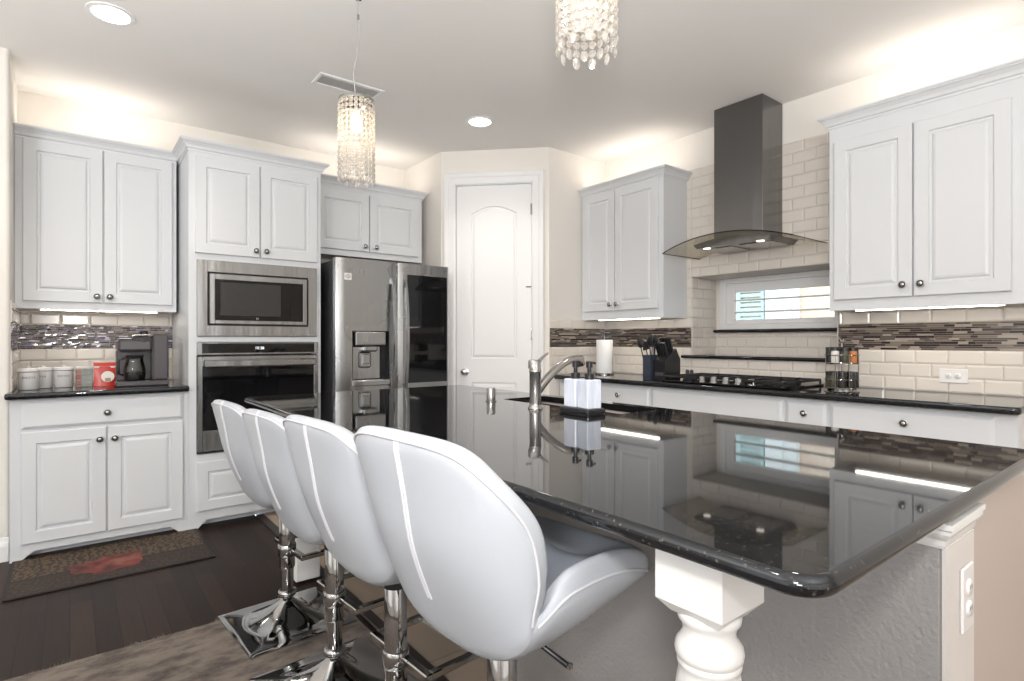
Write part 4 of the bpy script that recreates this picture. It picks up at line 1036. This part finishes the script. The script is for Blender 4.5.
# ------------------------------------------------------------------ rugs
rg = thing('area_rug', 'beige distressed area rug under the bar stools', 'rug', (-.65, .70, 0))
MB().box(-1.65, 1.62, -1.95, 1.945, .0005, .012, .003).build('pile', 'rug', rg)
fr = MB()
for k in range(2600):
    x = -1.65+3.27*k/2600+random.uniform(-.002, .002); L = random.uniform(.012, .046)*(1.7 if random.random() < .08 else 1)*(.6+.4*math.sin(x*23)+.3*math.sin(x*61)); dx = random.uniform(-.012, .012)
    fr.add([(x-.0018, 1.940, .004), (x+.0018, 1.940, .004), (x+dx, 1.942+L, .002), (x, 1.938, .010)], [(0, 1, 2), (0, 2, 3), (1, 3, 2)])
fr.build('fringe', 'fringe', rg, kind='stuff')
km = MB().box(-.44, .44, -.300, .280, .001, .009, .003).build('kitchen_mat', 'mat'); km.location = (.195, 3.765, 0)
tag(km, 'dark brown patterned kitchen mat with a red figure in front of the coffee cabinet', 'mat')

# ------------------------------------------------------------------ bar stools
def cr_interp(pts, t):
    n = len(pts)-1; f = min(max(t, 0), 1)*n; i = min(int(f), n-1); u = f-i
    P = lambda k: Vector(pts[min(max(k, 0), n)])
    a, b, c_, d = P(i-1), P(i), P(i+1), P(i+2)
    return .5*((2*b)+(-a+c_)*u+(2*a-5*b+4*c_-d)*u*u+(-a+3*b-3*c_+d)*u**3)
CEN = [(.300, 0, .690), (.19, 0, .635), (.04, 0, .588), (-.06, 0, .574), (-.130, 0, .610), (-.176, 0, .695), (-.222, 0, .814), (-.243, 0, .925), (-.264, 0, 1.034)]
EDG = [(.265, .200, .705), (.225, .218, .735), (.120, .224, .758), (-.02, .218, .752), (-.112, .207, .712), (-.108, .220, .800), (-.128, .224, .885), (-.185, .224, .962), (-.235, .215, 1.010)]
def shell_pt(s, t):
    C_, E_ = cr_interp(CEN, t), cr_interp(EDG, t); th = abs(s)*math.pi/2
    y = E_.y*math.sin(th); q = (1-math.cos(th))**(1+.5*min(1, max(0, (t-.42)/.2)))
    return Vector((C_.x+(E_.x-C_.x)*q, y*(1 if s >= 0 else -1), C_.z+(E_.z-C_.z)*q))
NS, NT = 36, 64; TN = 4/8
SE = 4.2                     # superellipse outline of the shell
def shell_grids():
    out = []; inn = []
    for j in range(NT+1):
        tau = math.sin(math.pi/2*(-1+2*j/NT)); t = (tau+1)/2; ro, ri = [], []
        smax = max(0, 1-abs(tau)**SE)**(1/SE)
        for i in range(NS+1):
            s = smax*math.sin(math.pi/2*(-1+2*i/NS)); p = shell_pt(s, t); e = 1e-3
            ds = shell_pt(min(s+e, 1), t)-shell_pt(max(s-e, -1), t); dt = shell_pt(s, min(t+e, 1))-shell_pt(s, max(t-e, 0))
            nn = dt.cross(ds)
            if nn.length < 1e-12: nn = Vector((0, 0, 1))
            nn.normalize()
            w_ = min(1, max(0, (t-.30)/.28)); w_ = w_*w_*(3-2*w_)
            gd = Vector((w_, -1.9*p.y*abs(p.y)/.22, (1-w_))); gd.normalize()
            if nn.dot(gd) < 0: nn = -nn
            f = max(0, 1-(abs(s)**SE+abs(tau)**SE)**(1/SE))
            e1 = min(f/.3, 1); nn = nn*e1+gd*(1.001-e1); nn.normalize()
            prof_ = math.sqrt(max(0, 1-(1-min(f/.11, 1))**2))
            ro.append(p+nn*(.022*(1-prof_))); ri.append(p+nn*(.022+.030*prof_))
        out.append(ro); inn.append(ri)
    return out, inn
def outer_pt(s, tau, lift=.0015):
    t = (tau+1)/2; p = shell_pt(s, t); e = 1e-3
    ds = shell_pt(min(s+e, 1), t)-shell_pt(max(s-e, -1), t); dt = shell_pt(s, min(t+e, 1))-shell_pt(s, max(t-e, 0))
    nn = dt.cross(ds)
    if nn.length < 1e-12: return p
    nn.normalize(); w_ = min(1, max(0, (t-.30)/.28)); w_ = w_*w_*(3-2*w_)
    gd = Vector((w_, -1.9*p.y*abs(p.y)/.22, (1-w_))); gd.normalize()
    if nn.dot(gd) < 0: nn = -nn
    f = max(0, 1-(abs(s)**SE+abs(tau)**SE)**(1/SE)); e1 = min(f/.3, 1); nn = nn*e1+gd*(1.001-e1); nn.normalize()
    prof_ = math.sqrt(max(0, 1-(1-min(f/.11, 1))**2))
    return p+nn*(.022*(1-prof_)-lift)
def rim_path(sign, k=.955, n=90):
    pts = []
    for i in range(n+1):
        a = math.pi*(.012+.976*i/n); c_, s_ = math.cos(a), math.sin(a)
        r_ = k/((abs(c_)**SE+abs(s_)**SE)**(1/SE)); pts.append(outer_pt(c_*r_, sign*s_*r_))
    return pts
G_OUT, G_INN = shell_grids()
def shell_mesh(j0, j1, caps):
    mb = MB(); n = NS+1; rows = j1-j0+1
    vs = [p for j in range(j0, j1+1) for p in G_OUT[j]]+[p for j in range(j0, j1+1) for p in G_INN[j]]; o = rows*n; fs = []
    for j in range(rows-1):
        for i in range(NS):
            a = j*n+i; fs.append((a, a+1, a+n+1, a+n)); fs.append((o+a, o+a+n, o+a+n+1, o+a+1))
        for i in (0, NS): a = j*n+i; fs.append((a, a+n, o+a+n, o+a))
    for jj, on in ((0, 'f' in caps), (rows-1, 'b' in caps)):
        if on:
            for i in range(NS): a = jj*n+i; fs.append((a, a+1, o+a+1, o+a))
    mb.add(vs, fs, True); return mb
JN = int(NT*TN)
def rim(j0, j1):
    L = [G_OUT[j][0] for j in range(j0, j1+1)]; R_ = [G_OUT[j][NS] for j in range(j0, j1+1)]
    return L, R_
def make_stool(label):
    t = thing('bar_stool', label, 'bar stool', (0, 0, .0125), 0, 'white bar stools along the island')
    seat = shell_mesh(0, JN, 'f').build('seat', 'leather', t)
    back = shell_mesh(JN, NT, 'b').build('backrest', 'leather', t)
    # back outline piping, a bit outside the rim on the outer face
    def off(j, i): return G_OUT[j][i]
    def ring(j0, j1, front):
        path = [off(j, 1) for j in range(j0, j1+1)]; other = [off(j, NS-1) for j in range(j0, j1+1)]
        if front: return list(reversed(path[1:]))+[off(j0, 0)]+other[1:]
        return path[:-1]+[off(j1, 0)]+list(reversed(other[:-1]))
    MB().tube(rim_path(1), .0030, 8).build('piping', 'piping', back)
    MB().tube(rim_path(-1), .0030, 8).build('piping', 'piping', seat)
    for dy in (-.0045, .0045):
        MB().tube([G_OUT[j][NS//2]+Vector((-.0005, dy, 0)) for j in range(JN+6, NT-1)], .0030, 8).build('back_seam', 'piping', back)
    # inner seat pad with tapered wedge
    pad = MB(); vs = []; nn = 14
    for a_ in range(nn+1):
        x = -.10+.30*a_/nn; tt = max(0, min(1, (.20-x)/.30)); 
        for b_ in range(nn+1):
            v_ = -1+2*b_/nn; wy = .135-.03*abs((x-.05)/.15)**2; h_ = .020*math.sqrt(max(0, 1-v_**4))*math.sqrt(max(0, 1-abs((x-.05)/.1501)**4))
            vs.append((x, v_*wy, .672+.25*max(0, x-.08)+.02*abs(v_)**2*1.2+h_+.3*max(0, -.02-x)))
    pad.add(vs, [(i*(nn+1)+k, i*(nn+1)+k+1, (i+1)*(nn+1)+k+1, (i+1)*(nn+1)+k) for i in range(nn) for k in range(nn)], True)
    pad.build('seat_pad', 'leather_shaded', seat)
    return t
def finish_stool(t, drop):
    """pole, footrest and base: the pole telescopes, so its length follows the seat height"""
    st_ = .572-drop
    MB().box(-.06, .03, -.05, .05, st_+.004, st_+.012, .002).lathe([(.034, st_-.03), (.034, st_)], n=20).build('mounting_plate', 'black', t)
    MB().lathe([(.0305, .225), (.0320, .229), (.0320, st_-.02), (.028, st_-.015)], n=28).build('upper_pole', 'chrome', t)
    MB().lathe([(.0255, .10), (.0265, .235)], n=28).build('lower_pole', 'chrome', t)
    MB().lathe([(.030, .104), (.036, .108), (.038, .116), (.036, .126), (.030, .130), (.026, .131)], n=28).build('collar', 'chrome', t)
    b = MB(); n = 40; hs = .215; vs = []
    for i in range(n+1):
        for j in range(n+1):
            u, v_ = -1+2*i/n, -1+2*j/n; mx = max(abs(u), abs(v_)); rd = math.hypot(u, v_)
            d = (mx*.6+min(rd, 1)*.4); k = max(0, 1-d/1.0)
            z = .006+.104*k**2.6/(1**2.6)+.010*max(0, 1-mx)**.5*(1 if mx < 1 else 0)
            if rd*hs < .028: z = min(z, .112)
            vs.append((u*hs, v_*hs, z))
    b.add(vs, [(i*(n+1)+j, i*(n+1)+j+1, (i+1)*(n+1)+j+1, (i+1)*(n+1)+j) for i in range(n) for j in range(n)], True)
    m2 = n+1; bo = [i*m2 for i in range(n+1)]+[n*m2+j for j in range(1, n+1)]+[i*m2+n for i in range(n-1, -1, -1)]+[j for j in range(n-1, 0, -1)]
    L = len(bo); b.add([vs[k] for k in bo]+[(vs[k][0], vs[k][1], 0) for k in bo], [(k, (k+1) % L, L+(k+1) % L, L+k) for k in range(L)]+[tuple(range(2*L-1, L-1, -1))])
    b.build('base_plate', 'chrome', t)
    fr_ = MB(); z = .300; w2, th = .010, .011
    fr_.box(.02, .19, .130, .152, z-w2, z+w2, .003).box(.02, .19, -.152, -.130, z-w2, z+w2, .003).box(.17, .192, -.13, .13, z-w2, z+w2, .003).box(.0, .025, -.152, .152, z-w2, z+w2, .003)
    fr_.lathe([(.034, z-.025), (.037, z-.022), (.037, z+.022), (.034, z+.025)], n=24)
    fr_.build('footrest', 'chrome', t)
stools = [(.72, .950, 0.0, 5, 'white leather bar stool nearest the camera, its whole back in view', True),
          (.72, 1.445, .030, 4, 'white leather bar stool second from the camera'),
          (.72, 1.91, .058, 4, 'white leather bar stool third from the camera'),
          (.727, 2.475, .075, 4, 'white leather bar stool farthest away, next to the wall oven')]
first = make_stool(stools[0][4])
fam = []
for k, st in enumerate(stools):
    o = first if k == 0 else copy_tree(first)
    o.location = (st[0], st[1], .0125); o.rotation_euler = (0, 0, math.radians(st[3])); o['label'] = st[4]
    for ch in o.children: ch.location.z = -st[2]-.0125
    fam.append(o)
for k, st in enumerate(stools): finish_stool(fam[k], st[2]+.0125)
lv = MB().tube([(-.045, -.10, .640), (-.03, -.145, .622), (-.004, -.185, .592)], [.005, .005, .006], 10).build('height_lever', 'black', fam[0])
lv.location.z = -.0125
e_ = MB().lathe([(0, 0), (.0065, .001), (.0065, .008), (0, .010)], (0, 0, 0), 'z', 12).build('lever_tip', 'chrome', lv); e_.location = (-.001, -.189, .586)

# ------------------------------------------------------------------ ceiling fixtures
def downlight(x, y, label, power=42):
    t = thing('recessed_light', label, 'ceiling light', (x, y, CZ), 0, None)
    MB().lathe([(.078, -.001), (.080, -.006), (.100, -.004), (.102, 0)], n=36).build('trim_ring', 'white2', t)
    MB().lathe([(0, -.003), (.079, -.003), (.079, -.0008), (0, -.0008)], n=36).build('lens', 'can_light', t)
    d = bpy.data.lights.new('downlight', 'SPOT'); d.energy = power; d.spot_size = math.radians(125); d.spot_blend = .9; d.shadow_soft_size = .07; d.color = (1, .93, .85)
    o = bpy.data.objects.new('downlight_lamp', d); COL.objects.link(o); o.location = (x, y, CZ-.02)
downlight(.157, 3.36, 'round recessed ceiling light in front of the coffee cabinet')
downlight(2.342, 3.357, 'round recessed ceiling light in front of the pantry door')
downlight(.157, 1.1, 'round recessed ceiling light overhead near the camera', 20)
downlight(2.342, 1.1, 'round recessed ceiling light above the aisle by the range', 20)
vt = thing('ceiling_vent', 'white rectangular air vent on the ceiling behind the pendant cord', 'vent', (1.372, 3.40, CZ))
MB().box(-.205, -.185, -.085, .085, -.008, 0, .002).box(.185, .205, -.085, .085, -.008, 0, .002).box(-.185, .185, -.085, -.055, -.008, 0, .002).box(-.185, .185, .055, .085, -.008, 0, .002).build('frame', 'white2', vt)
MB().box(-.185, .185, -.055, .055, -.002, 0).build('duct', 'duct_grey', vt)
for k in range(3):
    sl = MB()
    x0_ = -.185+k*.1235
    for q in range(7):
        y = -.05+q*.016; sl.add([(x0_+.004, y, -.007), (x0_+.118, y, -.007), (x0_+.118, y+.012, -.003), (x0_+.004, y+.012, -.003)], [(0, 1, 2, 3)])
    sl.build('louver_bank', 'white2', vt)

# ------------------------------------------------------------------ crystal pendants
def gem(mb, c, w_, h, d=.006, rot=0.0):
    """flat faceted square crystal"""
    ca_, sa_ = math.cos(rot), math.sin(rot)
    def P(u, v_, n_): return (c[0]+u*-sa_+n_*ca_, c[1]+u*ca_+n_*sa_, c[2]+v_)
    vs = [P(-w_/2, 0, 0), P(0, h/2, 0), P(w_/2, 0, 0), P(0, -h/2, 0), P(0, 0, d), P(0, 0, -d), P(-w_*.36, h*.36, 0), P(w_*.36, h*.36, 0), P(w_*.36, -h*.36, 0), P(-w_*.36, -h*.36, 0)]
    rimo = [0, 6, 1, 7, 2, 8, 3, 9]
    mb.add(vs, [(rimo[k], rimo[(k+1) % 8], 4) for k in range(8)]+[(rimo[(k+1) % 8], rimo[k], 5) for k in range(8)])
def pendant(label, x, y, zb, R_, H_, cable):
    t = thing('crystal_pendant', label, 'pendant light', (x, y, zb), 0, 'crystal pendants above the island')
    MB().lathe([(0, H_+.004), (R_, H_+.004), (R_+.001, H_), (R_+.001, H_-.010), (R_-.002, H_-.012), (R_-.002, H_-.002), (0, H_-.002)], n=36).build('top_plate', 'chrome', t)
    NSr = 22; pitch = .0245; rows = int((H_-.012)/pitch)
    for k in range(NSr):
        a = 2*math.pi*k/NSr; mb = MB(); L = rows-(k % 2)
        for q in range(L):
            z = H_-.012-pitch*(q+.5)
            h = pitch*.98 if q < L-1 else pitch*1.35
            gem(mb, (R_*math.cos(a), R_*math.sin(a), z-(0 if q < L-1 else .004)), .0225, h, .0065, a)
        mb.build('crystal_strand', 'crystal', t)
    fm = MB()
    for k in range(NSr//2):
        a = 2*math.pi*(2*k+.5)/NSr
        for q in range(1, rows-1, 1):
            z = H_-.012-pitch*q; fm.lathe([(0, -.0018), (.0018, 0), (0, .0018)], (R_*math.cos(a+.14), R_*math.sin(a+.14), z), 'z', 5)
    fm.build('wire_links', 'nickel', t, kind='stuff')
    MB().lathe([(.014, H_-.05), (.016, H_-.002)], n=16).build('socket', 'chrome', t)
    MB().lathe([(0, H_-.150), (.016, H_-.143), (.025, H_-.120), (.024, H_-.100), (.013, H_-.065), (.012, H_-.05)], n=20).build('bulb', 'bulb', t)
    MB().tube([Vector(p)+Vector((0, 0, H_)) for p in cable], .0028, 8).build('cord', 'cord', t)
    top = CZ-zb
    MB().lathe([(0, top-.008), (.016, top-.007), (.018, top-.003), (.018, top-.0005), (0, top-.0005)], (cable[-1][0], cable[-1][1], 0), 'z', 32).build('ceiling_canopy', 'chrome', t)
    if len(cable) > 4: MB().lathe([(.0045, -.012), (.006, -.006), (.004, 0), (.006, .006), (.0045, .012)], Vector(cable[-2])+Vector((0, 0, H_)), 'z', 12).build('cord_clamp', 'nickel', t)
    point('pendant_bulb_lamp', (x, y, zb+H_-.175), .5, (1, .80, .55), .02)
H1 = .395
c1 = [(0, 0, 0), (-.004, .003, .03), (-.0126, .0099, .13), (0, 0, .20), (.0085, -.0066, .31), (.0065, -.005, .387), (.0065, -.005, CZ-1.917-H1)]
pendant('crystal cylinder pendant nearer the oven tower, hanging by a silver cord', 1.045, 2.497, 1.917, .080, H1, c1)
c2 = [(0, 0, 0), (0, 0, .1), (0, 0, CZ-1.966-H1)]
pendant('crystal cylinder pendant cut off by the top of the picture', 1.105, 1.078, 1.966, .080, H1, c2)
